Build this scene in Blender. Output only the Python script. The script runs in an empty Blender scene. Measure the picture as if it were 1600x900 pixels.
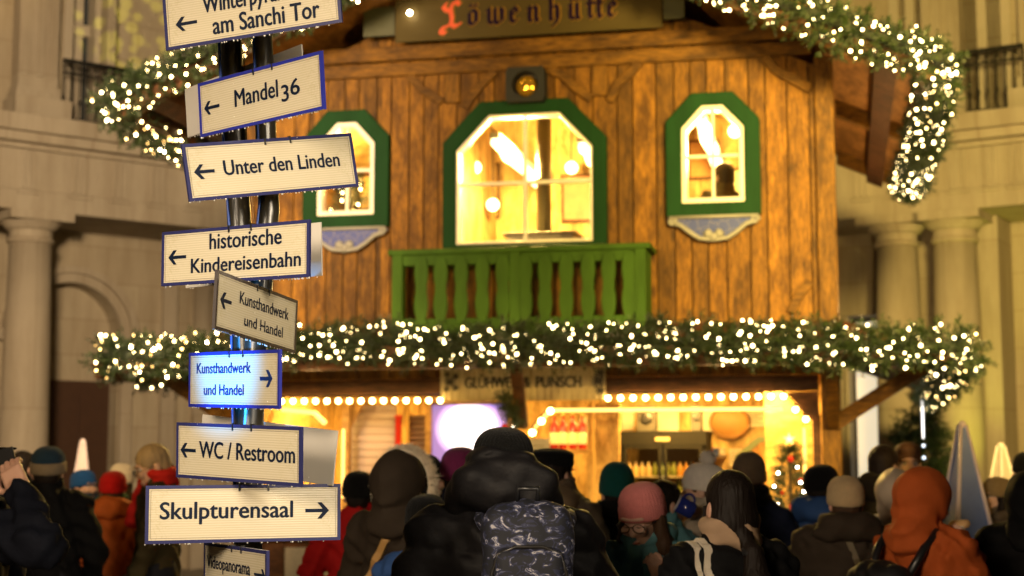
import bpy, math, random
import numpy as np
from mathutils import Vector, Matrix
random.seed(7)
RNG = np.random.default_rng(7)
R = math.radians
scn = bpy.context.scene
col = scn.collection

# ------------------------------------------------------------------ camera, sky, lamps, exposure
FPX = 2444.0
PITCH = R(6.5)
CAM = np.array([0.0, 0.0, 1.6])
cd = bpy.data.cameras.new('camera')
cd.sensor_width = 36.0
cd.lens = FPX / 1600 * 36
cd.clip_start = 0.05
cd.clip_end = 400
cd.dof.use_dof = True
cd.dof.focus_distance = 4.05
cd.dof.aperture_fstop = 3.8
cam = bpy.data.objects.new('camera', cd)
col.objects.link(cam)
cam.location = CAM
cam.rotation_euler = (R(90) + PITCH, 0, 0)
scn.camera = cam

w = bpy.data.worlds.new('World')
scn.world = w
w.use_nodes = True
wn = w.node_tree.nodes
wl = w.node_tree.links
sky = wn.new('ShaderNodeTexSky')
sky.sky_type = 'NISHITA'
sky.sun_disc = False
sky.sun_elevation = R(2)
sky.sun_rotation = R(200)
bg = wn['Background']
bg.inputs['Strength'].default_value = 0.004
wl.new(sky.outputs[0], bg.inputs['Color'])

def lamp(kind, name, loc, energy, color, target=None, size=0.5, spot=None, blend=0.6):
    d = bpy.data.lights.new(name, kind)
    d.energy = energy
    d.color = color
    if kind == 'AREA':
        d.shape = 'DISK'
        d.size = size
    else:
        d.shadow_soft_size = size
    if kind == 'SPOT':
        d.spot_size = R(spot)
        d.spot_blend = blend
    o = bpy.data.objects.new(name, d)
    col.objects.link(o)
    o.location = loc
    if target is not None:
        o.rotation_euler = (Vector(target) - Vector(loc)).to_track_quat('-Z', 'Y').to_euler()
    return o

WARM = (1.0, 0.62, 0.28)
lamp('SPOT', 'flood_lamp', (-5.5, 3.0, 3.6), 2900, (1.0, 0.61, 0.15), (-0.4, 14.5, 4.4), 0.4, 44, 0.7)
lamp('SPOT', 'flood_lamp', (5.5, 3.0, 3.6), 3150, (1.0, 0.61, 0.15), (1.2, 14.5, 4.4), 0.4, 46, 0.7)
lamp('SPOT', 'flood_lamp', (-3.0, 6.0, 5.2), 8800, (1.0, 0.71, 0.40), (-8.0, 24.0, 4.6), 0.6, 75, 0.8)
lamp('SPOT', 'flood_lamp', (3.0, 6.0, 5.2), 10500, (1.0, 0.69, 0.18), (7.6, 23.0, 4.4), 0.6, 75, 0.8)
lamp('SPOT', 'sign_fill', (-2.6, -0.8, 3.0), 860, (1.0, 0.85, 0.64), (-0.66, 4.0, 2.0), 0.7, 26, 0.5)  # added unseen spots, coned narrowly so that only the signs brighten
lamp('SPOT', 'sign_fill', (1.9, 0.2, 3.0), 1000, (1.0, 0.83, 0.60), (-0.66, 4.0, 2.0), 0.7, 28, 0.5)
lamp('SPOT', 'blue_lamp', (-1.55, 3.35, 1.72), 250, (0.03, 0.36, 1.0), (-0.78, 4.03, 1.86), 0.03, 23, 1.0)
lamp('AREA', 'market_fill', (-3.2, -2.5, 3.6), 230, (1.0, 0.70, 0.42), (0.5, 8.0, 1.2), 2.0)  # added area light standing for the market stalls behind the camera

scn.view_settings.view_transform = 'Standard'
scn.view_settings.look = 'None'
scn.view_settings.exposure = 0.0
scn.view_settings.gamma = 1.0
scn.cycles.use_denoising = True
scn.cycles.max_bounces = 6
scn.cycles.diffuse_bounces = 3
scn.cycles.transparent_max_bounces = 12
scn.cycles.sample_clamp_indirect = 3.0
scn.cycles.caustics_reflective = False
scn.cycles.caustics_refractive = False

# ------------------------------------------------------------------ helpers
def ray(px, py):
    a = (px - 800) / FPX
    b = (450 - py) / FPX
    return np.array([a, math.cos(PITCH) - b * math.sin(PITCH), math.sin(PITCH) + b * math.cos(PITCH)])

def at(px, py, Y):
    d = ray(px, py)
    return CAM + d * (Y / d[1])

class Frame:
    """a turned upright frame: x along, y away from the viewer, z up"""
    def __init__(s, ox, oy, deg):
        s.o = np.array([ox, oy, 0.0])
        s.deg = deg
        c, n = math.cos(R(deg)), math.sin(R(deg))
        s.u = np.array([c, n, 0.0])
        s.d = np.array([-n, c, 0.0])
    def px(s, x, y, v=0.0):
        d = ray(x, y)
        t = ((s.o - CAM) @ s.d + v) / (d @ s.d)
        p = CAM + t * d - s.o
        return float(p @ s.u), float(p[2])
    def world(s, x, y, z):
        return s.o + s.u * x + s.d * y + np.array([0, 0, z])

def tag(o, label=None, cat=None, group=None, kind=None):
    if label: o['label'] = label
    if cat: o['category'] = cat
    if group: o['group'] = group
    if kind: o['kind'] = kind
    return o

def empty(name, loc=(0, 0, 0), rz=0.0, label=None, cat=None, group=None):
    o = bpy.data.objects.new(name, None)
    col.objects.link(o)
    o.location = loc
    o.rotation_euler = (0, 0, rz)
    return tag(o, label, cat, group)

def link_mesh(name, me, m, parent=None, smooth=False):
    if m is not None and not me.materials:
        me.materials.append(m)
    if smooth:
        me.polygons.foreach_set('use_smooth', [True] * len(me.polygons))
    o = bpy.data.objects.new(name, me)
    col.objects.link(o)
    if parent is not None:
        o.parent = parent
    return o

class MB:
    def __init__(s):
        s.v = []
        s.f = []
    def add(s, vs, fs):
        b = len(s.v)
        s.v.extend([tuple(map(float, p)) for p in vs])
        s.f.extend([tuple(i + b for i in f) for f in fs])
        return s
    def box(s, x0, x1, y0, y1, z0, z1, M=None):
        vs = [(x, y, z) for z in (z0, z1) for y in (y0, y1) for x in (x0, x1)]
        if M is not None:
            vs = [M @ Vector(p) for p in vs]
        return s.add(vs, [(0, 2, 3, 1), (4, 5, 7, 6), (0, 1, 5, 4), (2, 6, 7, 3), (0, 4, 6, 2), (1, 3, 7, 5)])
    def prism(s, poly, y0, y1, M=None):
        """polygon in x,z (counter-clockwise seen from -y) swept from y0 to y1"""
        n = len(poly)
        vs = [(x, y0, z) for x, z in poly] + [(x, y1, z) for x, z in poly]
        if M is not None:
            vs = [M @ Vector(p) for p in vs]
        fs = [tuple(range(n)), tuple(range(2 * n - 1, n - 1, -1))]
        fs += [(i, i + n, (i + 1) % n + n, (i + 1) % n) for i in range(n)]
        return s.add(vs, fs)
    def ring(s, outer, inner, y0, y1):
        """a flat closed frame between two outlines with equal point counts"""
        n = len(outer)
        vs = [(x, y0, z) for x, z in outer] + [(x, y0, z) for x, z in inner] + [(x, y1, z) for x, z in outer] + [(x, y1, z) for x, z in inner]
        fs = []
        for i in range(n):
            j = (i + 1) % n
            fs += [(i, j, j + n, i + n), (i + 2 * n, i + 3 * n, j + 3 * n, j + 2 * n), (i, i + 2 * n, j + 2 * n, j), (i + n, j + n, j + 3 * n, i + 3 * n)]
        return s.add(vs, fs)
    def beam(s, a, b, w, h, roll=None):
        """square bar from a to b"""
        a, b = Vector(a), Vector(b)
        d = (b - a).normalized()
        up = Vector((0, 0, 1)) if abs(d.z) < 0.95 else Vector((0, 1, 0))
        x = d.cross(up).normalized()
        z = x.cross(d)
        vs = []
        for p in (a, b):
            for sx, sz in ((-1, -1), (1, -1), (1, 1), (-1, 1)):
                vs.append(p + x * (sx * w / 2) + z * (sz * h / 2))
        return s.add(vs, [(3, 2, 1, 0), (4, 5, 6, 7), (0, 1, 5, 4), (1, 2, 6, 5), (2, 3, 7, 6), (3, 0, 4, 7)])
    def tube(s, pts, r, n=8, caps=True):
        pts = [Vector(p) for p in pts]
        rs = r if isinstance(r, (list, tuple)) else [r] * len(pts)
        vs, fs = [], []
        ref = None
        for i, p in enumerate(pts):
            d = (pts[min(i + 1, len(pts) - 1)] - pts[max(i - 1, 0)]).normalized()
            if ref is None:
                ref = d.orthogonal().normalized()
            x = (ref - d * ref.dot(d)).normalized()
            ref = x
            y = d.cross(x)
            for k in range(n):
                a = 2 * math.pi * k / n
                vs.append(p + (x * math.cos(a) + y * math.sin(a)) * rs[i])
        for i in range(len(pts) - 1):
            for k in range(n):
                k2 = (k + 1) % n
                fs.append((i * n + k, i * n + k2, (i + 1) * n + k2, (i + 1) * n + k))
        if caps:
            fs.append(tuple(range(n - 1, -1, -1)))
            fs.append(tuple(range((len(pts) - 1) * n, len(pts) * n)))
        return s.add(vs, fs)
    def lathe(s, prof, n=16, c=(0, 0, 0), sx=1.0, sy=1.0, M=None, rmod=None):
        """profile of (radius, z) turned round the z axis"""
        vs, fs = [], []
        for i, (r, z) in enumerate(prof):
            for k in range(n):
                a = 2 * math.pi * k / n
                rr = r * (rmod(i, a) if rmod else 1)
                p = Vector((c[0] + rr * sx * math.cos(a), c[1] + rr * sy * math.sin(a), c[2] + z))
                vs.append(M @ p if M is not None else p)
        for i in range(len(prof) - 1):
            for k in range(n):
                k2 = (k + 1) % n
                fs.append((i * n + k, i * n + k2, (i + 1) * n + k2, (i + 1) * n + k))
        fs.append(tuple(range(n - 1, -1, -1)))
        fs.append(tuple(range((len(prof) - 1) * n, len(prof) * n)))
        return s.add(vs, fs)
    def ball(s, c, r, n=10, m=6, sx=1, sy=1, sz=1, M=None):
        prof = [(max(r * math.sin(math.pi * i / m), 1e-4), -r * sz * math.cos(math.pi * i / m)) for i in range(m + 1)]
        return s.lathe(prof, n, c, sx, sy, M)
    def build(s, name, m, parent=None, smooth=False, bevel=0.0):
        me = bpy.data.meshes.new(name)
        me.from_pydata(s.v, [], s.f)
        me.update()
        o = link_mesh(name, me, m, parent, smooth)
        if bevel:
            b = o.modifiers.new('bevel', 'BEVEL')
            b.width = bevel
            b.segments = 2
            b.limit_method = 'ANGLE'
        return o

# ------------------------------------------------------------------ materials
MATS = {}
def new_mat(name):
    m = bpy.data.materials.new(name)
    m.use_nodes = True
    nt = m.node_tree
    return m, nt, nt.nodes['Principled BSDF']

def N(nt, kind, **kw):
    n = nt.nodes.new(kind)
    for k, v in kw.items():
        if k.startswith('i_'):
            n.inputs[k[2:].replace('_', ' ')].default_value = v
        else:
            setattr(n, k, v)
    return n

def mix_rgb(nt, fac, a, b, blend='MIX'):
    n = nt.nodes.new('ShaderNodeMix')
    n.data_type = 'RGBA'
    n.blend_type = blend
    for sock, val in ((n.inputs[0], fac), (n.inputs[6], a), (n.inputs[7], b)):
        if hasattr(val, 'is_output') or isinstance(val, bpy.types.NodeSocket):
            nt.links.new(val, sock)
        elif isinstance(val, (int, float)):
            sock.default_value = val
        else:
            sock.default_value = (*val, 1) if len(val) == 3 else val
    return n.outputs[2]

def plain(name, c, rough=0.6, metal=0.0, vary=0.25, scale=9.0, bump=0.0, bscale=60.0, stretch=(1, 1, 1), spec=0.5, sheen=0.0):
    if name in MATS: return MATS[name]
    m, nt, b = new_mat(name)
    tc = N(nt, 'ShaderNodeTexCoord')
    mp = N(nt, 'ShaderNodeMapping')
    mp.inputs['Scale'].default_value = stretch
    nt.links.new(tc.outputs['Object'], mp.inputs[0])
    n1 = N(nt, 'ShaderNodeTexNoise', i_Scale=scale, i_Detail=5.0, i_Roughness=0.65)
    nt.links.new(mp.outputs[0], n1.inputs['Vector'])
    lo = tuple(x * (1 - vary) for x in c)
    hi = tuple(min(1, x * (1 + vary)) for x in c)
    nt.links.new(mix_rgb(nt, n1.outputs['Fac'], lo, hi), b.inputs['Base Color'])
    b.inputs['Roughness'].default_value = rough
    b.inputs['Metallic'].default_value = metal
    b.inputs['Specular IOR Level'].default_value = spec
    if sheen:
        b.inputs['Sheen Weight'].default_value = sheen
    if bump:
        n2 = N(nt, 'ShaderNodeTexNoise', i_Scale=bscale, i_Detail=4.0)
        nt.links.new(mp.outputs[0], n2.inputs['Vector'])
        bp = N(nt, 'ShaderNodeBump', i_Strength=bump, i_Distance=0.01)
        nt.links.new(n2.outputs['Fac'], bp.inputs['Height'])
        nt.links.new(bp.outputs[0], b.inputs['Normal'])
    MATS[name] = m
    return m

def wood(name, dark, light, axis='z', rough=0.62, knots=True, scale=1.0, island=0.45, bump=0.35):
    if name in MATS: return MATS[name]
    m, nt, b = new_mat(name)
    tc = N(nt, 'ShaderNodeTexCoord')
    geo = N(nt, 'ShaderNodeNewGeometry')
    off = N(nt, 'ShaderNodeVectorMath', operation='MULTIPLY_ADD')
    off.inputs[1].default_value = (0, 0, 0)
    cmb = N(nt, 'ShaderNodeCombineXYZ')
    mul = N(nt, 'ShaderNodeMath', operation='MULTIPLY')
    mul.inputs[1].default_value = 37.0
    nt.links.new(geo.outputs['Random Per Island'], mul.inputs[0])
    for i in range(3):
        nt.links.new(mul.outputs[0], cmb.inputs[i])
    add = N(nt, 'ShaderNodeVectorMath', operation='ADD')
    nt.links.new(tc.outputs['Object'], add.inputs[0])
    nt.links.new(cmb.outputs[0], add.inputs[1])
    mp = N(nt, 'ShaderNodeMapping')
    k = 0.14
    st = {'z': (1, 1, k), 'x': (k, 1, 1), 'y': (1, k, 1)}[axis]
    mp.inputs['Scale'].default_value = tuple(x * scale for x in st)
    nt.links.new(add.outputs[0], mp.inputs[0])
    g = N(nt, 'ShaderNodeTexNoise', i_Scale=58.0, i_Detail=8.0, i_Roughness=0.7, i_Distortion=0.6)
    nt.links.new(mp.outputs[0], g.inputs['Vector'])
    rp = N(nt, 'ShaderNodeValToRGB')
    rp.color_ramp.elements[0].position = 0.30
    rp.color_ramp.elements[0].color = (*dark, 1)
    rp.color_ramp.elements[1].position = 0.62
    rp.color_ramp.elements[1].color = (*light, 1)
    nt.links.new(g.outputs['Fac'], rp.inputs[0])
    c = rp.outputs[0]
    # weathered patches and knots
    mp2 = N(nt, 'ShaderNodeMapping')
    st2 = {'z': (1, 1, .35), 'x': (.35, 1, 1), 'y': (1, .35, 1)}[axis]
    mp2.inputs['Scale'].default_value = tuple(x * scale for x in st2)
    nt.links.new(add.outputs[0], mp2.inputs[0])
    p = N(nt, 'ShaderNodeTexNoise', i_Scale=6.5, i_Detail=8.0, i_Roughness=0.78)
    nt.links.new(mp2.outputs[0], p.inputs['Vector'])
    r2 = N(nt, 'ShaderNodeValToRGB')
    r2.color_ramp.elements[0].position = 0.40
    r2.color_ramp.elements[0].color = (0.30, 0.26, 0.22, 1)
    r2.color_ramp.elements[1].position = 0.58
    r2.color_ramp.elements[1].color = (1, 1, 1, 1)
    nt.links.new(p.outputs['Fac'], r2.inputs[0])
    c = mix_rgb(nt, 0.85, c, r2.outputs[0], 'MULTIPLY')
    if knots:
        v = N(nt, 'ShaderNodeTexVoronoi', i_Scale=5.2)
        nt.links.new(mp2.outputs[0], v.inputs['Vector'])
        r3 = N(nt, 'ShaderNodeValToRGB')
        r3.color_ramp.elements[0].position = 0.05
        r3.color_ramp.elements[0].color = (0.25, 0.2, 0.18, 1)
        r3.color_ramp.elements[1].position = 0.16
        r3.color_ramp.elements[1].color = (1, 1, 1, 1)
        nt.links.new(v.outputs['Distance'], r3.inputs[0])
        c = mix_rgb(nt, 0.8, c, r3.outputs[0], 'MULTIPLY')
    mr = N(nt, 'ShaderNodeMapRange')
    mr.inputs[3].default_value = 1 - island
    mr.inputs[4].default_value = 1 + island * 0.35
    nt.links.new(geo.outputs['Random Per Island'], mr.inputs[0])
    c = mix_rgb(nt, 1.0, c, mr.outputs[0], 'MULTIPLY')
    nt.links.new(c, b.inputs['Base Color'])
    b.inputs['Roughness'].default_value = rough
    b.inputs['Specular IOR Level'].default_value = .25
    bp = N(nt, 'ShaderNodeBump', i_Strength=bump, i_Distance=0.02)
    nt.links.new(g.outputs['Fac'], bp.inputs['Height'])
    nt.links.new(bp.outputs[0], b.inputs['Normal'])
    MATS[name] = m
    return m

def glow(name, c, strength, sampled=True):
    if name in MATS: return MATS[name]
    m, nt, b = new_mat(name)
    b.inputs['Base Color'].default_value = (*c, 1)
    b.inputs['Emission Color'].default_value = (*c, 1)
    b.inputs['Emission Strength'].default_value = strength
    if not sampled:
        m.cycles.emission_sampling = 'NONE'
    MATS[name] = m
    return m

def glass(name, tint=(1, 1, 1), gloss=0.08):
    if name in MATS: return MATS[name]
    m = bpy.data.materials.new(name)
    m.use_nodes = True
    nt = m.node_tree
    nt.nodes.remove(nt.nodes['Principled BSDF'])
    t = N(nt, 'ShaderNodeBsdfTransparent')
    t.inputs[0].default_value = (*tint, 1)
    g = N(nt, 'ShaderNodeBsdfGlossy')
    g.inputs['Roughness'].default_value = 0.03
    mx = N(nt, 'ShaderNodeMixShader')
    mx.inputs[0].default_value = gloss
    nt.links.new(t.outputs[0], mx.inputs[1])
    nt.links.new(g.outputs[0], mx.inputs[2])
    nt.links.new(mx.outputs[0], nt.nodes['Material Output'].inputs[0])
    MATS[name] = m
    return m

W_WALL = wood('wall_wood', (0.055, 0.021, 0.003), (0.275, 0.125, 0.012))
W_BEAM = wood('beam_wood', (0.045, 0.018, 0.003), (0.27, 0.125, 0.013), 'x')
W_POST = wood('post_wood', (0.050, 0.020, 0.003), (0.29, 0.135, 0.014), 'z')
W_DARK = wood('dark_wood', (0.035, 0.014, 0.006), (0.13, 0.05, 0.018), 'x')
W_RED = wood('red_wood', (0.06, 0.018, 0.008), (0.17, 0.055, 0.02), 'z')
W_SOFF = wood('soffit_wood', (0.20, 0.09, 0.024), (0.36, 0.17, 0.045), 'y', knots=False, island=0.2, bump=0.1)
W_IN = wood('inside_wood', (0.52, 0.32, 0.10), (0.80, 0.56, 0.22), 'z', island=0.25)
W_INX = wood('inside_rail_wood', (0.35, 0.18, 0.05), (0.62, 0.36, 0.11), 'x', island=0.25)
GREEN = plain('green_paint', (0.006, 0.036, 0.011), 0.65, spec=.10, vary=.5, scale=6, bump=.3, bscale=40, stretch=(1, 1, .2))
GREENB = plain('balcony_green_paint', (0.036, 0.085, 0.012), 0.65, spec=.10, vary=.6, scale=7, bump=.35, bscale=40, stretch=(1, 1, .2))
WHITE = plain('white_paint', (0.74, 0.71, 0.66), 0.5, vary=0.08)
def stone(name, c, bw, bh, vary):
    m = plain(name, c, .88, vary=vary, scale=1.7, bump=.2, bscale=25, spec=.2)
    nt = m.node_tree; b = nt.nodes['Principled BSDF']
    src = b.inputs['Base Color'].links[0].from_socket
    tc = N(nt, 'ShaderNodeTexCoord'); sp = N(nt, 'ShaderNodeSeparateXYZ'); cb = N(nt, 'ShaderNodeCombineXYZ')
    nt.links.new(tc.outputs['Object'], sp.inputs[0]); nt.links.new(sp.outputs[0], cb.inputs[0]); nt.links.new(sp.outputs[2], cb.inputs[1])
    br = N(nt, 'ShaderNodeTexBrick')
    br.inputs['Scale'].default_value = 1.0
    br.inputs['Brick Width'].default_value = bw; br.inputs['Row Height'].default_value = bh
    br.inputs['Mortar Size'].default_value = .012
    br.inputs['Color1'].default_value = (.90, .88, .86, 1); br.inputs['Color2'].default_value = (1, 1, 1, 1); br.inputs['Mortar'].default_value = (.80, .77, .74, 1)
    nt.links.new(cb.outputs[0], br.inputs['Vector'])
    c1 = mix_rgb(nt, 1.0, src, br.outputs[0], 'MULTIPLY')
    # rain streaks and soot
    mp = N(nt, 'ShaderNodeMapping'); mp.inputs['Scale'].default_value = (2.2, 2.2, .25)
    nt.links.new(tc.outputs['Object'], mp.inputs[0])
    st = N(nt, 'ShaderNodeTexNoise', i_Scale=2.0, i_Detail=6.0, i_Roughness=.7); nt.links.new(mp.outputs[0], st.inputs['Vector'])
    rp = N(nt, 'ShaderNodeValToRGB')
    rp.color_ramp.elements[0].position = .35; rp.color_ramp.elements[0].color = (.78, .75, .71, 1)
    rp.color_ramp.elements[1].position = .58; rp.color_ramp.elements[1].color = (1, 1, 1, 1)
    nt.links.new(st.outputs['Fac'], rp.inputs[0])
    nt.links.new(mix_rgb(nt, .8, c1, rp.outputs[0], 'MULTIPLY'), b.inputs['Base Color'])
    return m
STONE = stone('pale_stone', (0.46, 0.41, 0.34), 1.25, 2.4, .14)
STONE2 = stone('wall_stone', (0.44, 0.385, 0.30), 1.1, .55, .12)
IRON = plain('black_iron', (0.012, 0.012, 0.013), 0.5, 0.6)
PANE = glass('clear_glass')
SKIN = plain('skin', (0.56, 0.32, 0.22), 0.5, vary=0.10, scale=14)
SKINF = plain('fair_skin', (0.62, 0.38, 0.27), 0.5, vary=0.10, scale=14)
BLACK = plain('black_plastic', (0.012, 0.012, 0.013), 0.35)
BULB = glow('bulb_light', (1.0, 0.74, 0.32), 26.0)
BULB2 = glow('row_bulb_light', (1.0, 0.62, 0.18), 34.0)

# ------------------------------------------------------------------ ground
gm, nt, b = new_mat('paving')
tc = N(nt, 'ShaderNodeTexCoord')
br = N(nt, 'ShaderNodeTexBrick')
br.inputs['Scale'].default_value = 1.6
br.inputs['Color1'].default_value = (0.16, 0.145, 0.125, 1)
br.inputs['Color2'].default_value = (0.22, 0.20, 0.17, 1)
br.inputs['Mortar'].default_value = (0.05, 0.045, 0.04, 1)
br.inputs['Mortar Size'].default_value = 0.012
nt.links.new(tc.outputs['Object'], br.inputs['Vector'])
nt.links.new(br.outputs[0], b.inputs['Base Color'])
b.inputs['Roughness'].default_value = 0.45
g = MB()
g.add([(-90, -60, 0), (90, -60, 0), (90, 120, 0), (-90, 120, 0)], [(0, 1, 2, 3)])
tag(g.build('ground', gm), kind='structure')

# ------------------------------------------------------------------ palace wings
def column(parent, x, r=0.34, h=5.15):
    c = MB().lathe([(r, 0.34), (r * 1.0, 1.6), (r * .95, 3.2), (r * .86, h - .42)], 28, (x, 0, 0)).build('column', STONE, parent, True)
    MB().lathe([(r * 1.3, 0.16), (r * 1.36, .22), (r * 1.3, .28), (r * 1.1, .31), (r * 1.05, .36)], 28, (x, 0, 0)).box(x - .5, x + .5, -.5, .5, 0, .16).build('base', STONE, c, False)
    MB().lathe([(r * .88, h - .42), (r * .97, h - .40), (r * .97, h - .36), (r * .88, h - .34), (r * .88, h - .24), (r * 1.0, h - .22), (r * 1.25, h - .12)], 28, (x, 0, 0)).box(x - .46, x + .46, -.46, .46, h - .12, h).build('capital', STONE, c, False)
    return c

def entablature(parent, x0, x1, h, glyphs):
    m = MB()
    m.box(x0, x1, -.42, 1.3, h, h + .28)
    m.box(x0, x1, -.40, 1.3, h + .28, h + .86)
    m.box(x0, x1, -.46, 1.3, h + .86, h + .93)
    m.box(x0, x1, -.62, 1.3, h + .93, h + 1.06)
    m.prism([(x0, h + 1.06), (x1, h + 1.06), (x1, h + 1.3), (x0, h + 1.3)], -.72, 1.3)
    for gx in glyphs:
        for k in (-1, 0, 1):
            m.box(gx + k * .085 - .03, gx + k * .085 + .03, -.43, -.40, h + .30, h + .84)
        m.box(gx - .16, gx + .16, -.45, -.40, h + .22, h + .27)
    # thin joints between the facing blocks are modelled as grooves
    o = m.build('entablature', STONE, parent, False, 0.012)
    return o

def railing(parent, x0, x1, z0, z1, y):
    m = MB()
    m.box(x0, x1, y - .03, y + .03, z1 - .05, z1)
    m.box(x0, x1, y - .02, y + .02, z0 + .08, z0 + .12)
    m.box(x0, x1, y - .02, y + .02, z1 - .22, z1 - .19)
    n = max(2, int((x1 - x0) / .125))
    for i in range(n + 1):
        x = x0 + (x1 - x0) * i / n
        m.lathe([(.013, z0 + .1), (.013, z0 + .3), (.026, z0 + .36), (.013, z0 + .42), (.013, z1 - .05)], 6, (x, y, 0))
        if i < n:
            xm = x + (x1 - x0) / n / 2
            m.tube([(xm + .04 * math.cos(a), y, z1 - .12 + .04 * math.sin(a)) for a in np.linspace(0, 2 * math.pi, 11)], .008, 4)
    return m.build('railing', IRON, parent)

BLUEGLASS = plain('night_window_glass', (0.035, 0.045, 0.06), 0.12, vary=0.3, spec=0.6)
FRAMEW = plain('stone_window_frame', (0.45, 0.40, 0.33), 0.6, vary=0.1)

def upper_storey(parent, x0, x1, z0, openings, pilasters, y=0.25):
    """wall with real openings, stone frames and dark glass set back in them"""
    m = MB()
    xs = x0
    H = z0 + 7.0
    for (a, b_) in openings:
        m.box(xs, a, y, y + .6, z0, H)
        m.box(a, b_, y, y + .6, z0 + 4.2, H)
        xs = b_
    m.box(xs, x1, y, y + .6, z0, H)
    m.build('wall', STONE2, parent)
    for (a, b_) in openings:
        f = MB().box(a, a + .14, y - .03, y + .35, z0, z0 + 4.2).box(b_ - .14, b_, y - .03, y + .35, z0, z0 + 4.2).box(a + .14, b_ - .14, y + .15, y + .30, z0 + 1.55, z0 + 1.72)
        mid = (a + b_) / 2
        f.box(mid - .06, mid + .06, y + .16, y + .29, z0, z0 + 1.55).box(mid - .06, mid + .06, y + .16, y + .29, z0 + 1.72, z0 + 4.2)
        w_ = f.build('window', FRAMEW, parent, False, 0.01)
        MB().box(a + .14, b_ - .14, y + .26, y + .27, z0, z0 + 4.2).build('pane', BLUEGLASS, w_)
    for (a, b_) in pilasters:
        p = MB().box(a, b_, y - .30, y, z0 + .55, H).box(a - .06, b_ + .06, y - .40, y, z0 + .36, z0 + .48).box(a - .03, b_ + .03, y - .35, y, z0 + .48, z0 + .55)
        n = 3
        for i in range(n):
            xx = a + (b_ - a) * (i + .5) / n
            p.box(xx - (b_ - a) * .11, xx + (b_ - a) * .11, y - .33, y - .30, z0 + .7, H)
        p.box(a - .12, b_ + .12, y - .55, y, z0, z0 + .36)
        p.build('pilaster', STONE, parent, False, 0.01)

# left wing
LW = Frame(-6.84, 22.0, 38)
lw = empty('palace_building', tuple(LW.o), R(38), 'pale stone palace wing with column and arched doorway behind the crowd on the left', 'building')
HC = 5.15
def lx(px, py=400, v=0): return LW.px(px, py, v)[0]
column(lw, 0.0); column(lw, -1.15)
entablature(lw, -5, 8.2, HC, [lx(45, 255, -.4), lx(125, 275, -.4), lx(187, 290, -.4), lx(245, 300, -.4), lx(300, 305, -.4)] + [lx(-60, 240, -.4)])
yb = 1.15
xa, xb = lx(118, 540, yb), 0
ax0, az0 = LW.px(108, 520, yb)
rad = abs(lx(212, 520, yb) - ax0) * .98
wallm = MB()
aro = [(ax0 + rad * math.cos(t), az0 + rad * .95 * math.sin(t)) for t in np.linspace(0, math.pi, 25)]
ari = [(ax0 + rad * .76 * math.cos(t), az0 + rad * .72 * math.sin(t)) for t in np.linspace(0, math.pi, 25)]
r7 = rad * .76
# wall round the arch opening
poly_top = [(ax0 - r7, az0)] + [(x, z) for x, z in reversed(ari)][1:-1] + [(ax0 + r7, az0), (ax0 + r7, HC), (ax0 - r7, HC)]
wallm.prism(poly_top[::1], yb, yb + .5)
wallm.box(-5, ax0 - r7, yb, yb + .5, 0, HC).box(ax0 + r7, 8.2, yb, yb + .5, 0, HC)
wallm.build('wall', STONE2, lw)
am = MB()
n = len(aro)
for i in range(n - 1):
    for (o1, o2, yy) in ((1.0, .90, yb - .16), (.90, .76, yb - .09)):
        q = []
        for (t, rr) in ((i, o2), (i, o1), (i + 1, o1), (i + 1, o2)):
            a = math.pi * t / (n - 1)
            q.append((ax0 + rad * rr * math.cos(a), az0 + rad * rr * .95 * math.sin(a)))
        am.prism(q, yy, yb + .002)
am.box(ax0 + rad * .74, ax0 + rad * 1.12, yb - .2, yb, az0 - .16, az0).box(ax0 - rad * 1.12, ax0 - rad * .74, yb - .2, yb, az0 - .16, az0)
am.box(ax0 + rad * .78, ax0 + rad * .96, yb - .08, yb, 0, az0 - .16).box(ax0 - rad * .96, ax0 - rad * .78, yb - .08, yb, 0, az0 - .16)
am.build('arch', STONE, lw)
MB().box(ax0 - r7, ax0 + r7, yb + .34, yb + .4, 2.9, az0 + rad).build('niche', STONE2, lw)
dm = plain('dark_door_wood', (0.055, 0.024, 0.013), 0.5, vary=.3)
d = MB().box(ax0 - r7, ax0 + r7, yb + .30, yb + .36, 0, 2.9)
for i in (-1, 0, 1):
    for (z0, z1) in ((.2, 1.2), (1.35, 2.7)):
        d.box(ax0 + i * r7 * .62 - .18, ax0 + i * r7 * .62 + .18, yb + .27, yb + .30, z0, z1)
dr = d.build('door', dm, lw)
MB().ball((ax0 + .05, yb + .24, 1.05), .035).build('handle', plain('brass', (.6, .4, .12), .3, 1), dr)
pm = MB()
for px in (262, 312, 365):
    x = lx(px, 500, yb)
    pm.box(x - .12, x + .12, yb - .10, yb, 0, HC - .35).box(x - .16, x + .16, yb - .14, yb, HC - .35, HC - .2)
pm.build('pilaster_strip', STONE, lw)
ub = HC + 1.3
upper_storey(lw, -5, 8.2, ub, [(lx(98, 100, .25), lx(160, 100, .25)), (lx(300, 120, .25), lx(345, 120, .25))], [(lx(28, 100), lx(90, 100)), (lx(165, 100), lx(178, 100))])
railing(lw, lx(97, 160, -.25), lx(345, 190, -.25), ub, ub + .98, -.25)

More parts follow.
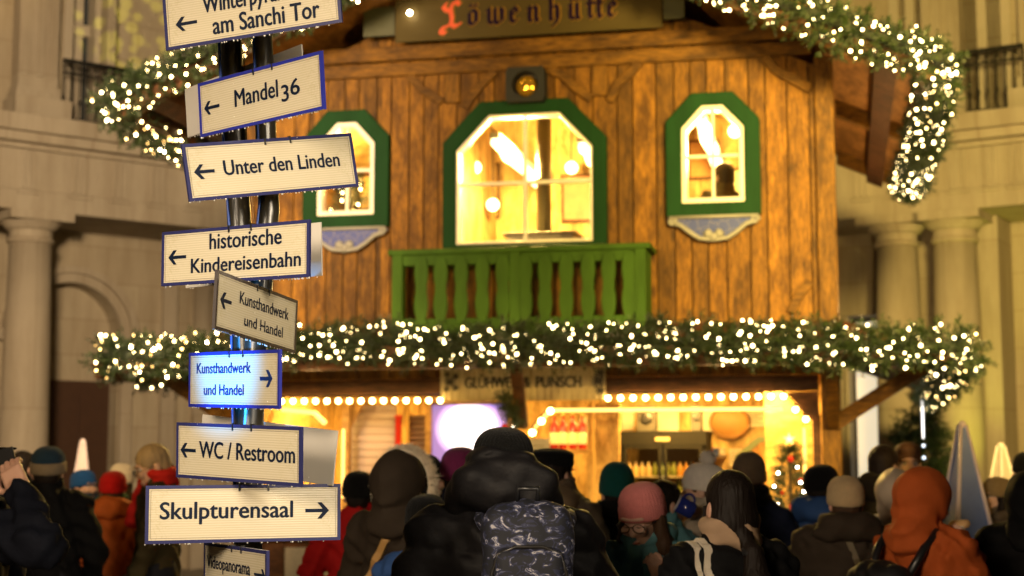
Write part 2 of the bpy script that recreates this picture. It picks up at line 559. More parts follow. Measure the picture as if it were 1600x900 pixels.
# right wing
RW = Frame(6.2, 22.0, -31)
rw = empty('palace_building', tuple(RW.o), R(-31), 'pale stone palace wing with paired columns and lit doorway behind the crowd on the right', 'building')
def rx(px, py=400, v=0): return RW.px(px, py, v)[0]
for px in (1493, 1402):
    column(rw, rx(px, 420))
column(rw, rx(1402) - 3.6); column(rw, rx(1402) - 4.5)
entablature(rw, -7.5, 5, HC, [rx(p, 250, -.4) for p in (1345, 1402, 1448, 1495, 1545, 1590)])
LITX0, LITX1 = rx(1318, 600, yb), rx(1384, 600, yb)
wm = MB().box(-7.5, LITX0, yb, yb + .5, 0, HC).box(LITX1, 5, yb, yb + .5, 0, HC).box(LITX0, LITX1, yb, yb + .5, 3.9, HC)
wm.build('wall', STONE2, rw)
litm = glow('room_glow', (1.0, 0.85, 0.58), .95)  # glow put into the back wall stands for a lit room
f = MB().box(LITX0, LITX0 + .05, yb + .1, yb + .25, 0, 3.9).box(LITX1 - .05, LITX1, yb + .1, yb + .25, 0, 3.9)
f.box(LITX0 + .05, LITX1 - .05, yb + .1, yb + .25, 3.15, 3.22)
fo = f.build('window', FRAMEW, rw, False, .008)
MB().box(LITX0, LITX1, yb + .16, yb + .165, 0, 3.9).build('pane', PANE, fo)
sh = MB().box(LITX0 - .2, LITX1 + .2, yb + 1.2, yb + 1.25, 0, 3.9)
sh.build('glowing_back_wall', litm, rw)
sd = MB()
for k in range(6):
    sd.box(LITX0 + .3, LITX1 - .1, yb + .9, yb + 1.19, .5 + k * .42, .53 + k * .42)
sd.build('shelf', plain('pale_shelf', (.5, .45, .38), .5), rw)
pp = MB()
x = rx(1545, 500, .9); pp.box(x - .25, x + .3, .35, yb, 0, HC); pp.build('pilaster', STONE, rw, False, .01)
upper_storey(rw, -7.5, 5, ub, [(rx(1527, 60, .25), rx(1580, 60, .25)), (rx(1390, 60, .25), rx(1430, 60, .25))], [(rx(1440, 60), rx(1500, 60)), (rx(1592, 60), rx(1640, 60))])
railing(rw, rx(1500, 110, -.25), rx(1600, 110, -.25), ub, ub + .98, -.25)
lamp('SPOT', 'yellow_wall_lamp', tuple(RW.world(rx(1560), -1.2, .4)), 260, (0.80, 0.80, 0.05), tuple(RW.world(rx(1548), .4, 4.0)), 0.1, 40, .8)
# the leaf pattern a projector throws on the wall top left
gl = lamp('SPOT', 'pattern_projector', (-3.2, 10.5, 8.2), 4500, (0.75, 0.70, 0.03), tuple(LW.world(lx(205, 40, .25), .25, LW.px(205, 40, .25)[1])), 0.02, 8, .3)
gl.data.use_nodes = True
gt = gl.data.node_tree
em = gt.nodes['Emission']
tcn = N(gt, 'ShaderNodeTexCoord')
mpn = N(gt, 'ShaderNodeMapping')
gt.links.new(tcn.outputs['Normal'], mpn.inputs[0])
gv = N(gt, 'ShaderNodeTexVoronoi', i_Scale=60.0)
gt.links.new(mpn.outputs[0], gv.inputs['Vector'])
gr = N(gt, 'ShaderNodeValToRGB')
gr.color_ramp.elements[0].position = .38
gr.color_ramp.elements[0].color = (1, 1, 1, 1)
gr.color_ramp.elements[1].position = .50
gr.color_ramp.elements[1].color = (.02, .02, .02, 1)
gt.links.new(gv.outputs['Distance'], gr.inputs[0])
gt.links.new(gr.outputs[0], em.inputs['Strength'])
em.inputs['Color'].default_value = (1, 1, 1, 1)

# ------------------------------------------------------------------ the chalet
CF = Frame(0.13, 14.5, -12)
ch = empty('chalet', tuple(CF.o), R(-12), 'two storey brown timber chalet with green window frames and green balcony', 'building')
def cx(px, py, v=0): return CF.px(px, py, v)
HWID = 2.84
def chamfer(x0, x1, z0, z1, c, cz=None):
    cz = cz or c
    return [(x0, z0), (x1, z0), (x1, z1 - cz), (x1 - c, z1), (x0 + c, z1), (x0, z1 - cz)]

WINS = [(-.79, .776, 3.64, 5.03, .36, .38, .13, .13, .0), (1.325, 2.186, 3.87, 5.014, .24, .26, .145, .12, .12), (-2.186, -1.325, 3.87, 5.014, .24, .26, .145, .12, .12)]
def hole_bounds(x):
    """openings of the upper wall at x: list of (z0, z1)"""
    out = []
    for (x0, x1, z0, z1, c, cz, fr, ft, fb) in WINS:
        a, b_ = x0 + fr * .6, x1 - fr * .6
        if a <= x <= b_:
            top = z1 - ft * .6
            cc = c - fr * .35
            e = min(x - a, b_ - x)
            if e < cc:
                top -= (cc - e) * (cz / c)
            out.append((z0 + (fb * .6 if fb else -.02), top))
    return out

def plank_wall(x0, x1, zb, zt, y0, y1, wid, breaks, mat, parent, name='wall', ztop=None, holes=hole_bounds, gap=.006):
    xs = [x0]
    while xs[-1] < x1 - wid * .6:
        xs.append(xs[-1] + wid * random.uniform(.75, 1.25))
    xs[-1] = x1
    m = MB()
    for a, b_ in zip(xs[:-1], xs[1:]):
        a2, b2 = a + gap, b_ - gap
        dy = random.uniform(0, .008)
        cuts = [a2] + [q for q in sorted(breaks) if a2 + 1e-4 < q < b2 - 1e-4] + [b2]
        for p, q in zip(cuts[:-1], cuts[1:]):
            e = 1e-5
            hp, hq = holes(p + e), holes(q - e)
            zt_p, zt_q = (ztop(p), ztop(q)) if ztop else (zt, zt)
            if hp and hq:
                m.prism([(p, zb), (q, zb), (q, hq[0][0]), (p, hp[0][0])], y0 + dy, y1)
                m.prism([(p, hp[0][1]), (q, hq[0][1]), (q, zt_q), (p, zt_p)], y0 + dy, y1)
            else:
                m.prism([(p, zb), (q, zb), (q, zt_q), (p, zt_p)], y0 + dy, y1)
    return m.build(name, mat, parent, False)

brk = []
for (x0, x1, z0, z1, c, cz, fr, ft, fb) in WINS:
    a, b_ = x0 + fr * .6, x1 - fr * .6
    cc = c - fr * .35
    brk += [a, a + cc, b_ - cc, b_]
SL = .44
def gable(x): return 6.42 - abs(x) * SL
plank_wall(-HWID + .02, HWID - .02, 2.42, 0, .0, .09, .185, brk + [0.0], W_WALL, ch, 'wall', gable)
def backing():
    ks = sorted(set([-HWID + .03, 0.0, HWID - .03] + brk))
    m = MB()
    for p, q in zip(ks[:-1], ks[1:]):
        e = 1e-5
        hp, hq = hole_bounds(p + e), hole_bounds(q - e)
        if hp and hq:
            m.prism([(p, 2.43), (q, 2.43), (q, hq[0][0]), (p, hp[0][0])], .091, .11)
            m.prism([(p, hp[0][1]), (q, hq[0][1]), (q, gable(q) - .01), (p, gable(p) - .01)], .091, .11)
        else:
            m.prism([(p, 2.43), (q, 2.43), (q, gable(q) - .01), (p, gable(p) - .01)], .091, .11)
    return m.build('wall_lining', plain('black_lining', (.01, .006, .004), .9, spec=.1), ch)
backing()
# a dark board behind the planks so that joints read dark and no light leaks
def none(x): return []
# side and back walls
sm = MB()
for s in (-1, 1):
    y = .16
    while y < 4.4:
        a, b_ = (HWID - .09, HWID - .01) if s > 0 else (-HWID + .01, -HWID + .09)
        sm.box(a, b_, y + .004, y + .196, 2.42, 5.17)
        y += .2
sm.build('side_wall', W_WALL, ch)
bm_ = MB()
bm_.prism([(-HWID, 0), (HWID, 0), (HWID, gable(HWID)), (0, gable(0)), (-HWID, gable(HWID))], 4.6, 4.68)
bm_.build('back_wall', W_WALL, ch)
# corner posts
for s in (-1, 1):
    x0, x1 = (2.68, 2.85) if s > 0 else (-2.85, -2.68)
    MB().box(x0, x1, -.05, .13, 0, 5.30).build('corner_post', W_POST, ch, False, .012)
# timber frame on the facade
fm = MB()
fm.box(-2.66, 2.66, -.05, -.002, 5.33, 5.46)
fm.build('beam', W_BEAM, ch, False, .012)
MB().box(-2.9, 2.9, -.085, -.055, 5.475, 5.62).build('beam', W_BEAM, ch, False, .012)
MB().box(-2.66, 2.66, -.06, .14, 2.27, 2.41).build('beam', W_DARK, ch, False, .012)
for x in (-.71, .71):
    x0 = x - .075
    MB().box(x0, x0 + .15, -.045, -.003, 5.04 - .12 * 0, 5.328).build('post', W_POST, ch, False, .01)
def brace(parent, pts, wdt, y0, y1, mat=W_BEAM):
    m = MB()
    L, Rr = [], []
    for i, (x, z) in enumerate(pts):
        a = Vector(pts[max(i - 1, 0)]); c = Vector(pts[min(i + 1, len(pts) - 1)])
        d = (c - a).normalized(); nrm = Vector((-d.y, d.x))
        L.append((x + nrm.x * wdt / 2, z + nrm.y * wdt / 2)); Rr.append((x - nrm.x * wdt / 2, z - nrm.y * wdt / 2))
    m.prism(Rr + L[::-1], y0, y1)
    return m.build('brace', mat, parent, False, .008)
def bpx(lst, v=0): return [cx(p, q, v) for p, q in lst]
for pts in ([(775, 112), (755, 130), (738, 152), (727, 170)], [(855, 108), (880, 118), (900, 138), (925, 155)], [(640, 118), (660, 140), (692, 160)], [(1000, 98), (985, 115), (965, 132), (953, 160)],
            [(1195, 90), (1215, 112), (1245, 128), (1266, 140)], [(1266, 440), (1248, 462), (1236, 490)]):
    brace(ch, bpx(pts), .085, -.04, -.004)
    q = bpx(pts)
    if pts[0][0] > 1100:
        brace(ch, [(-x, z) for x, z in q], .085, -.04, -.004)

# windows
def window(x0, x1, z0, z1, c, cz, fr, ft, fb, cross):
    out = chamfer(x0, x1, z0, z1, c, cz)
    ins = chamfer(x0 + fr, x1 - fr, z0 + fb, z1 - ft, c - fr * .35, (c - fr * .35) * cz / c)
    if not fb:
        ins = chamfer(x0 + fr, x1 - fr, z0 + .03, z1 - ft, c - fr * .35, (c - fr * .35) * cz / c)
    f = MB()
    f.ring(out, ins, -.075, .02)
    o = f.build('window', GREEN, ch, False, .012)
    wd = .045 if fb else .026
    ins2 = chamfer(x0 + fr + wd, x1 - fr - wd, (z0 + (fb or .03)) + wd, z1 - ft - wd, c - fr * .35 - wd * .4, (c - fr * .35) * cz / c - wd * .4)
    wm = MB()
    wm.ring(ins, ins2, -.05, .06)
    mx = (x0 + x1) / 2 + cross[0]
    t = .013 if fb else .016
    zc = cross[1]
    wm.box(mx - t, mx + t, -.012, .03, ins2[0][1], ins2[3][1])
    wm.box(ins2[0][0], mx - t, -.010, .03, zc - t, zc + t).box(mx + t, ins2[1][0], -.010, .03, zc - t, zc + t)
    wm.build('frame', WHITE, o, False, .004)
    p = MB()
    p.prism(ins, .035, .039)
    p.build('pane', PANE, o)
    return o
window(*WINS[0], (0.0, 4.25))
window(*WINS[1], (0.0, 4.43))
window(*WINS[2], (0.0, 4.43))

# painted consoles under the side windows
mC, nt, b = new_mat('console_blue_paint')
tc = N(nt, 'ShaderNodeTexCoord')
wv = N(nt, 'ShaderNodeTexVoronoi', i_Scale=11.0, feature='DISTANCE_TO_EDGE')
nt.links.new(tc.outputs['Object'], wv.inputs['Vector'])
rp = N(nt, 'ShaderNodeValToRGB')
rp.color_ramp.elements[0].position = .006; rp.color_ramp.elements[0].color = (.17, .16, .17, 1)
rp.color_ramp.elements[1].position = .025; rp.color_ramp.elements[1].color = (.012, .030, .22, 1)
nt.links.new(wv.outputs[0], rp.inputs[0]); nt.links.new(rp.outputs[0], b.inputs['Base Color'])
GREYP = plain('grey_stone_paint', (.24, .24, .24), .6, vary=.2)
for s in (-1, 1):
    x0, x1 = (1.33, 2.18) if s > 0 else (-2.18, -1.33)
    mid = (x0 + x1) / 2
    H2 = (x1 - x0) / 2
    prof = [(-1, 0), (-.86, -.04), (-.7, -.06), (-.5, -.13), (-.3, -.185), (0, -.2), (.3, -.185), (.5, -.13), (.7, -.06), (.86, -.04), (1, 0)]
    pts = [(mid + a * H2, 3.845 + z) for a, z in prof]
    o = MB().prism(pts, -.06, -.003).build('console', mC, ch)
    e = MB()
    e.tube([(x, -.07, z) for x, z in pts[1:-1]], .022, 6)
    for a in (-1, 1):
        e.tube([(mid + a * (H2 - .05) + .038 * math.cos(t) * (1 - t / 9), -.075, 3.815 + .038 * math.sin(t) * (1 - t / 9)) for t in np.linspace(0, 7, 18)], .017, 6)
    e.box(x0 + .02, x1 - .02, -.10, -.004, 3.845, 3.868)
    e.ball((mid - .05, -.07, 3.70), .045).ball((mid + .05, -.07, 3.70), .045).ball((mid, -.075, 3.67), .04)
    e.build('scroll', GREYP, o, True)

# box with round amber lamp above the big window
x0, z0 = cx(793, 163, -.1); x1, z1 = cx(853, 106, -.1)
DG = plain('dark_grey_paint', (.022, .024, .028), .6, spec=.15)
sp = empty('spotlight_box', tuple(CF.world((x0 + x1) / 2, -.09, (z0 + z1) / 2)), R(-12), 'square dark grey box with round amber lamp above the big middle window', 'lamp')
hx, hz = (x1 - x0) / 2, (z1 - z0) / 2
ringo = [(.125 * math.cos(t), .125 * math.sin(t)) for t in np.linspace(0, 2 * math.pi, 33)[:-1]]
def sq(t, hx, hz):
    c, s_ = math.cos(t), math.sin(t)
    k = min(hx / max(abs(c), 1e-6), hz / max(abs(s_), 1e-6))
    return (c * k, s_ * k)
sqo = [sq(t, hx, hz) for t in np.linspace(0, 2 * math.pi, 33)[:-1]]
MB().ring(sqo, ringo, -.1, .08).build('housing', DG, sp)
MB().lathe([(.001, -.03), (.06, -.022), (.095, -.005), (.105, .02)], 24, (0, 0, 0), M=Matrix.Translation((.0, -.02, 0)) @ Matrix.Rotation(R(90), 4, 'X') @ Matrix.Scale(-1, 4, (0, 0, 1))).build('lens', plain('amber_lens', (.85, .45, .05), .08, 0.75, vary=.3, scale=14), sp, True)
MB().lathe([(.122, .035), (.122, .07)], 24, M=Matrix.Rotation(R(-90), 4, 'X')).build('reflector', BLACK, sp)

# name board
nb = empty('name_board', tuple(CF.world(0.08, -.24, 5.78)), R(-12), 'long grey wooden name board with red and purple old German lettering', 'sign')
bx0, bz0 = cx(617, 64, -.24); bx1, bz1 = cx(1035, 45, -.24)
bz0 = (bz0 + bz1) / 2 - 5.78
bx0 -= .08; bx1 -= .08
MB().box(bx0, bx1, 0, .035, bz0, bz0 + .42).build('board', plain('grey_board_paint', (.060, .046, .018), .6, spec=.1, vary=.3, scale=4, stretch=(.3, 1, 2)), nb, False, .005)
for q0, q1 in ((bx0 - .32, bx0 - .01), (bx1 + .01, bx1 + .2)): MB().box(q0, q1, .02, .05, bz0 + .08, bz0 + .36).build('side_board', plain('green_grey_paint', (.035, .040, .018), .5), nb)
def nib(glyphs, h, k, mat, name, parent, y, th=.006):
    """broad-pen letters: each stroke is a pen edge held at 40 degrees, dragged along a line"""
    m = MB()
    a = R(42)
    nx, nz = .115 * k * math.cos(a) * h, .115 * k * math.sin(a) * h
    tx, tz = -math.sin(a) * .028 * k * h, math.cos(a) * .028 * k * h
    for (ox, strokes) in glyphs:
        for st in strokes:
            for (p, q) in zip(st[:-1], st[1:]):
                P = []
                for (x, z) in (p, q):
                    for sx in (-1, 1):
                        for sz in (-1, 1):
                            P.append((ox + x * h + sx * nx + sz * tx, z * h + sx * nz + sz * tz))
                # convex hull
                P = sorted(set(P)); lo, hi = [], []
                for pt in P:
                    while len(lo) > 1 and (lo[-1][0] - lo[-2][0]) * (pt[1] - lo[-2][1]) - (lo[-1][1] - lo[-2][1]) * (pt[0] - lo[-2][0]) <= 0: lo.pop()
                    lo.append(pt)
                for pt in reversed(P):
                    while len(hi) > 1 and (hi[-1][0] - hi[-2][0]) * (pt[1] - hi[-2][1]) - (hi[-1][1] - hi[-2][1]) * (pt[0] - hi[-2][0]) <= 0: hi.pop()
                    hi.append(pt)
                yy = y + random.uniform(0, .003)
                m.prism(lo[:-1] + hi[:-1], yy, y + th)
    return m.build(name, mat, parent)
G = {
 'o': [[(.08, .15), (.08, .78), (.32, .95)], [(.08, .15), (.3, .03)], [(.3, .03), (.52, .2), (.52, .8), (.32, .95)]],
 'dots': [[(.14, 1.28), (.2, 1.22)], [(.42, 1.28), (.48, 1.22)]],
 'w': [[(-.02, .9), (.1, 1.02), (.1, .15), (.3, .02), (.5, .2)], [(.44, .9), (.5, .95), (.5, .12), (.7, .02), (.9, .2)], [(.84, .95), (.95, .85), (.95, .2), (.72, .02)]],
 'e': [[(.42, .16), (.28, .03), (.08, .18), (.08, .8), (.3, .97), (.48, .72)], [(.48, .72), (.12, .5)]],
 'n': [[(-.04, .86), (.08, .95), (.08, .1), (.18, .02)], [(.1, .72), (.36, .95), (.5, .82), (.5, .12), (.62, .02)]],
 'h': [[(.22, 1.62), (.08, 1.45), (.08, .1), (.18, .02)], [(.1, .72), (.36, .95), (.5, .8), (.52, .1), (.4, -.22), (.22, -.34)]],
 'u': [[(-.02, .9), (.08, .98), (.08, .16), (.28, .02), (.5, .2)], [(.44, .92), (.5, .98), (.5, .1), (.62, .02)]],
 't': [[(.12, 1.36), (.12, .15), (.24, .02), (.36, .12)], [(-.08, .94), (.34, .94)]],
 'L': [[(.78, 1.30), (.60, 1.44), (.36, 1.34), (.28, .95), (.36, .5), (.28, .16), (.02, .02)], [(.02, .02), (-.24, -.06), (-.3, -.28), (-.06, -.34)], [(.06, .04), (.3, .16), (.54, .0), (.82, .14)], [(.28, .95), (.02, .98), (-.14, 1.18), (.0, 1.36)]],
}
hx_ = .148
def px_on(px): return cx(px, 40, -.24)[0] - .08
seq = [('o', 735), ('dots', 735), ('w', 765), ('e', 800), ('n', 829), ('h', 862), ('u', 893), ('dots', 893), ('t', 922), ('t', 936), ('e', 953)]
gz = bz0 + .125
gl_ = [(px_on(p - 3), [[(x, z + (0)) for x, z in st] for st in G[g]]) for g, p in seq]
PURPLE = plain('purple_letter_paint', (.010, .003, .022), .6, spec=.1)
GOLD = plain('gold_letter_paint', (.20, .11, .012), .6, spec=.1)
def lift(gs): return [(o, [[(x, z + gz / hx_) for x, z in st] for st in ss]) for o, ss in gs]
nib(lift(gl_), hx_, 1.25, PURPLE, 'lettering', nb, -.012)
nib(lift([(px_on(697), G['L'])]), hx_ * 1.12, 1.15, plain('red_letter_paint', (.55, .06, .012), .5), 'initial_letter', nb, -.012)
nib([(o + .006, ss) for o, ss in lift(gl_)], hx_, 1.75, GOLD, 'lettering_shadow', nb, -.004, .003)
nib([(o + .006, ss) for o, ss in lift([(px_on(697), G['L'])])], hx_ * 1.12, 1.5, GOLD, 'lettering_shadow', nb, -.004, .003)
tag(MB().ball((0, 0, 0), .022).build('board_lamp', glow('small_lamp', (1, .8, .5), 60), None), 'small bright lamp shining above the left end of the name board', 'lamp').location = tuple(CF.world(*[cx(640, 20, -.3)[0], -.3, cx(640, 20, -.3)[1]]))

# roof: two slabs with rafters, barge boards
def roof_z(x): return 6.60 - abs(x) * SL
RX, RY0, RY1 = 3.66, -1.05, 4.8
for s in (-1, 1):
    m = MB()
    m.prism([(0, roof_z(0) + .0), (s * RX, roof_z(RX)), (s * RX, roof_z(RX) + .05), (0, roof_z(0) + .05)][::s], RY0, RY1)
    r_ = m.build('roof', W_SOFF, ch)
    t = MB()
    t.prism([(0, roof_z(0) + .06), (s * (RX + .05), roof_z(RX + .05) + .06), (s * (RX + .05), roof_z(RX + .05) + .12), (0, roof_z(0) + .12)][::s], RY0 - .04, RY1)
    t.build('roofing', plain('dark_roofing', (.03, .026, .024), .8), r_)
    for yy in (RY0 + .10, 1.9, 4.5):
        for_w = .14 if yy < 0 else .12
        x_in = 0.0 if yy < 0 else HWID + .02
        MB().prism([(s * x_in, roof_z(x_in) - .16), (s * (RX - .13), roof_z(RX - .13) - .16), (s * (RX - .13), roof_z(RX - .13) - .003), (s * x_in, roof_z(x_in) - .003)][::s], yy, yy + for_w).build('rafter', W_BEAM, r_)
    p = MB()
    for xx, a in ((RX - .12, RX + .0), (RX - .46, RX - .28)):
        p.prism([(s * xx, roof_z(xx) - .2), (s * a, roof_z(a) - .2), (s * a, roof_z(a) - .002), (s * xx, roof_z(xx) - .002)][::s], RY0 + .002, RY1)
    p.build('eave_board', W_DARK, r_)
    bgb = MB()
    bgb.prism([(0, roof_z(0) - .22), (s * RX, roof_z(RX) - .22), (s * RX, roof_z(RX) + .03), (0, roof_z(0) + .03)][::s], RY0 - .05, RY0 - .001)
    bgb.build('barge_board', W_DARK, r_)
# ceiling panel under the front overhang
# canopy skirt round the first floor
CX, CY0, CZ0, CZ1 = 3.86, -1.0, 2.50, 2.86
m = MB()
nb_ = 44
for i in range(nb_):
    a = -CX + 2 * CX * i / nb_; b_ = -CX + 2 * CX * (i + 1) / nb_
    ia, ib = max(-HWID, min(HWID, a)), max(-HWID, min(HWID, b_))
    vs = [(a + .004, CY0, CZ0), (b_ - .004, CY0, CZ0), (ib, -.10, CZ1), (ia, -.10, CZ1)]
    m.add(vs + [(x, y, z + .03) for x, y, z in vs], [(3, 2, 1, 0), (4, 5, 6, 7), (0, 1, 5, 4), (1, 2, 6, 5), (2, 3, 7, 6), (3, 0, 4, 7)])
for s in (-1, 1):
    for i in range(36):
        y0, y1 = CY0 + .002 + i * .194, CY0 + (i + 1) * .194 - .006
        j0, j1 = max(-.1, y0), max(-.1, y1)
        vs = [(s * CX, y0, CZ0 + .004), (s * CX, y1, CZ0 + .004), (s * (HWID + .02), j1, CZ1), (s * (HWID + .02), j0, CZ1)]
        m.add(vs + [(x, y, z + .03) for x, y, z in vs], [(0, 1, 2, 3), (7, 6, 5, 4), (0, 4, 5, 1), (1, 5, 6, 2), (2, 6, 7, 3), (3, 7, 4, 0)])
m.build('canopy', W_RED, ch)
cb = MB().box(-CX + .1, CX - .1, CY0 + .02, CY0 + .12, CZ0 - .05, CZ0 - .002)
for s in (-1, 1):
    cb.box(*sorted((s * (CX - .1), s * (CX - .02))), CY0 + .02, 5.9, CZ0 - .10, CZ0 - .002)
cb.build('canopy_beam', W_DARK, ch)
br_ = lambda a, b_, w_, h_: MB().beam(a, b_, w_, h_).build('canopy_brace', W_BEAM, ch)
q0, q1 = cx(817, 662, -.07), cx(806, 570, CY0 + .1)
MB().beam((q0[0], -.07, q0[1]), (q1[0], CY0 + .1, 2.46), .10, .10).build('canopy_brace', W_DARK, ch)
for s in (-1, 1):
    br_((s * 2.80, -.02, 1.98), (s * 3.62, -.02, 2.50), .14, .13)
    br_((s * 2.78, -.06, 1.98), (s * 2.78, CY0 + .12, 2.46), .10, .12)
# floor / ceiling between the storeys and the bar room below
MB().box(-HWID + .1, HWID - .1, .14, 4.58, 2.44, 2.54).build('floor', W_INX, ch)
YB = 2.5
bk = MB()
x = -HWID + .1
while x < HWID - .1:
    bk.box(x + .003, min(x + .17, HWID - .1) - .003, YB, YB + .05, 0, 2.44)
    x += .17
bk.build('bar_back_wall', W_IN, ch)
for s in (-1, 1): MB().box(*sorted((s * (HWID - .16), s * (HWID - .1))), .14, YB, 0, 2.44).build('bar_side_wall', W_IN, ch)
# boards filling the right corner next to the post, slanted at the top as in the photo
xk0, zk0 = cx(1228, 618); xk1, zk1 = cx(1280, 665)
MB().prism([(xk0, 2.26), (2.66, 2.26), (2.66, zk1 - .02), (xk1 - .02, zk1)][::-1], -.03, .03).build('corner_boards', W_DARK, ch)
xq = cx(1260, 700)[0]
MB().box(xq + .06, 2.67, -.02, .10, 0, 2.05).build('inner_post', W_DARK, ch)
# counter
ct = MB().box(-2.62, 2.62, -.5, .16, .93, .985)
ct.build('counter_top', wood('counter_wood', (.30, .15, .05), (.55, .32, .12), 'x', .4), ch, False, .01)
cf = MB()
x = -2.6
while x < 2.6:
    cf.box(x + .004, min(x + .21, 2.6) - .004, -.42, -.36, 0.02, .93)
    x += .21
cf.build('counter_front', W_DARK, ch)
mp_ = MB()
for px0, px1 in ((445, 497), (500, 520)):
    a = cx(px0, 880, -.44)[0]; b_ = cx(px1, 880, -.44)[0]
    mp_.box(a, b_, -.44, -.422, .35, .86)
mp_.build('notice_panel', plain('grey_notice', (.30, .27, .22), .5, vary=.3, scale=30), ch)

# upper room behind the windows
ur = MB()
x = -HWID + .12
while x < HWID - .12:
    ur.box(x + .003, min(x + .16, HWID - .12) - .003, 3.4, 3.45, 2.55, 5.9)
    x += .16
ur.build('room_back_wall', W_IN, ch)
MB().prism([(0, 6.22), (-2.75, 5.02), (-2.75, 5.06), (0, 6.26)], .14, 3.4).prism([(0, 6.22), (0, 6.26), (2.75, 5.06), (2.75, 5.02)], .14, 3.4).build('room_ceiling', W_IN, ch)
for q0 in (-1.08, 1.02): MB().box(q0, q0 + .04, .5, 3.4, 2.55, 5.5).build('room_partition', W_IN, ch)
GLOWT = glow('tube_glow', (1.0, 0.80, 0.42), 5.0)
def beam_glow(x, z, y0, y1, label):  # added glowing tubes standing in for lit ceiling beams
    e = empty('beam_glow', tuple(CF.world(x, (y0 + y1) / 2, z)), R(-12), label, 'lamp', 'glowing beam stand-ins inside the upper room')
    L = (y1 - y0) / 2
    MB().box(-.05, .05, -L, L, .04, .10).build('housing', WHITE, e)
    MB().tube([(.02 * math.sin(k * 1.7), -L + .02 + (2 * L - .04) * k / 8, .02 * math.sin(k * 2.3)) for k in range(9)], [.045 + .025 * abs(math.sin(k * 1.9)) for k in range(9)], 8).build('tube', GLOWT, e)
beam_glow(-.46, 4.80, .7, 3.2, 'long glowing stand-in for a lit beam left of the stove pipe behind the middle window')
beam_glow(.42, 4.72, .7, 3.2, 'long glowing stand-in for a lit beam right of the stove pipe behind the middle window')
beam_glow(1.58, 4.90, .7, 3.2, 'long glowing stand-in for a lit beam behind the right upper window')
beam_glow(-1.75, 4.90, .7, 3.2, 'long glowing stand-in for a lit beam behind the left upper window')
for x, e in ((-.3, 1500), (1.75, 900), (-1.75, 800)):
    lamp('POINT', 'room_lamp', tuple(CF.world(x, 1.2, 4.7)), e, (1, .64, .15), None, .15)
# things in the upper room: hanging globes added for an uneven glow, pictures, a lit fir in the left window
for (px, py, v, lab) in ((915, 232, 1.6, 'small pendant lamp at the right side of the middle window'), (742, 262, 2.4, 'pendant lamp at the left side of the middle window'), (770, 320, 2.6, 'low added pendant globe at the left of the middle window'), (893, 262, 2.8, 'added pendant globe just right of the stove pipe'), (1148, 205, 2.2, 'added pendant globe in the right upper window')):
    x, z = cx(px, py, v)
    e = empty('pendant_globe', tuple(CF.world(x, v, z)), 0, lab, 'lamp')
    MB().ball((0, 0, 0), .07, 12, 8).build('globe', glow('globe_light', (1, .78, .38), 9.0), e, True)
    MB().tube([(0, 0, .06), (0, 0, 5.4 - z)], .008, 6).build('cord', BLACK, e)
for (px, py, w_, h_, c_) in ((745, 300, .5, .6, (.5, .35, .12)), (905, 310, .35, .5, (.30, .12, .04)), (1100, 250, .3, .4, (.4, .2, .05)), (1140, 285, .3, .25, (.75, .6, .3)), (560, 240, .4, .5, (.5, .2, .04))):
    x, z = cx(px, py, 3.38)
    e = empty('wall_picture', tuple(CF.world(x, 3.37, z)), R(-12), {745: 'picture on the room wall left of the stove pipe', 905: 'dark picture on the room wall right of the stove pipe', 1100: 'picture behind the left half of the right upper window', 1140: 'pale picture behind the right half of the right upper window', 560: 'picture behind the left upper window'}[px], 'picture')
    MB().box(-w_ / 2, w_ / 2, -.02, .0, -h_ / 2, h_ / 2).build('canvas', plain('picture%d' % px, c_, .6, vary=.7, scale=6), e)
    MB().ring([(-w_ / 2 - .03, -h_ / 2 - .03), (w_ / 2 + .03, -h_ / 2 - .03), (w_ / 2 + .03, h_ / 2 + .03), (-w_ / 2 - .03, h_ / 2 + .03)], [(-w_ / 2, -h_ / 2), (w_ / 2, -h_ / 2), (w_ / 2, h_ / 2), (-w_ / 2, h_ / 2)], -.035, .01).build('picture_frame', W_DARK, e)
# stove with pipe
st = empty('stove', tuple(CF.world(cx(850, 300, 1.1)[0], 1.1, 2.55)), R(-12), 'grey stove with tall dark pipe standing behind the middle window', 'stove')
MB().box(-.34, .34, -.25, .25, 0, 1.33).box(-.37, .37, -.28, .28, 1.33, 1.36).build('body', plain('stove_grey', (.22, .20, .17), .5), st, False, .01)
MB().lathe([(.075, 1.36), (.075, 1.9), (.09, 1.91), (.09, 1.94), (.075, 1.95), (.075, 3.3)], 16).build('pipe', plain('pipe_metal', (.07, .06, .035), .4, .5), st, True)

# balcony
BV = -.42
bl = cx(615, 393, BV)[0]; brr = cx(1010, 380, BV)[0]
zt = cx(812, 386, BV)[1]; zb = 2.86
ba = MB().box(bl - .04, brr + .04, BV - .06, BV + .06, zt - .05, zt).box(bl, brr, BV - .025, BV + .03, zt - .15, zt - .05).box(bl, brr, BV - .02, BV + .03, zb - .02, zb + .08)
for s_ in (bl, brr):
    ba.box(s_ - .04, s_ + .04, BV + .06, -.002, zt - .05, zt).box(s_ - .02, s_ + .02, BV + .06, -.002, zb, zb + .08)
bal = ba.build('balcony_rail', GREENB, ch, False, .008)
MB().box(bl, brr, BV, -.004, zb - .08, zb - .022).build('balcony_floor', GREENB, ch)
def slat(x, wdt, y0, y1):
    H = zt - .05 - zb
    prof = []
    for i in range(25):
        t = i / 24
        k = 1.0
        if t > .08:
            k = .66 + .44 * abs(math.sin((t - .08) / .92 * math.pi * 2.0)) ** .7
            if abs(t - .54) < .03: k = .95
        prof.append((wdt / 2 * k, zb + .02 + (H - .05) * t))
    return MB().prism([(x - a, z) for a, z in prof][::-1] + [(x + a, z) for a, z in prof], y0, y1)
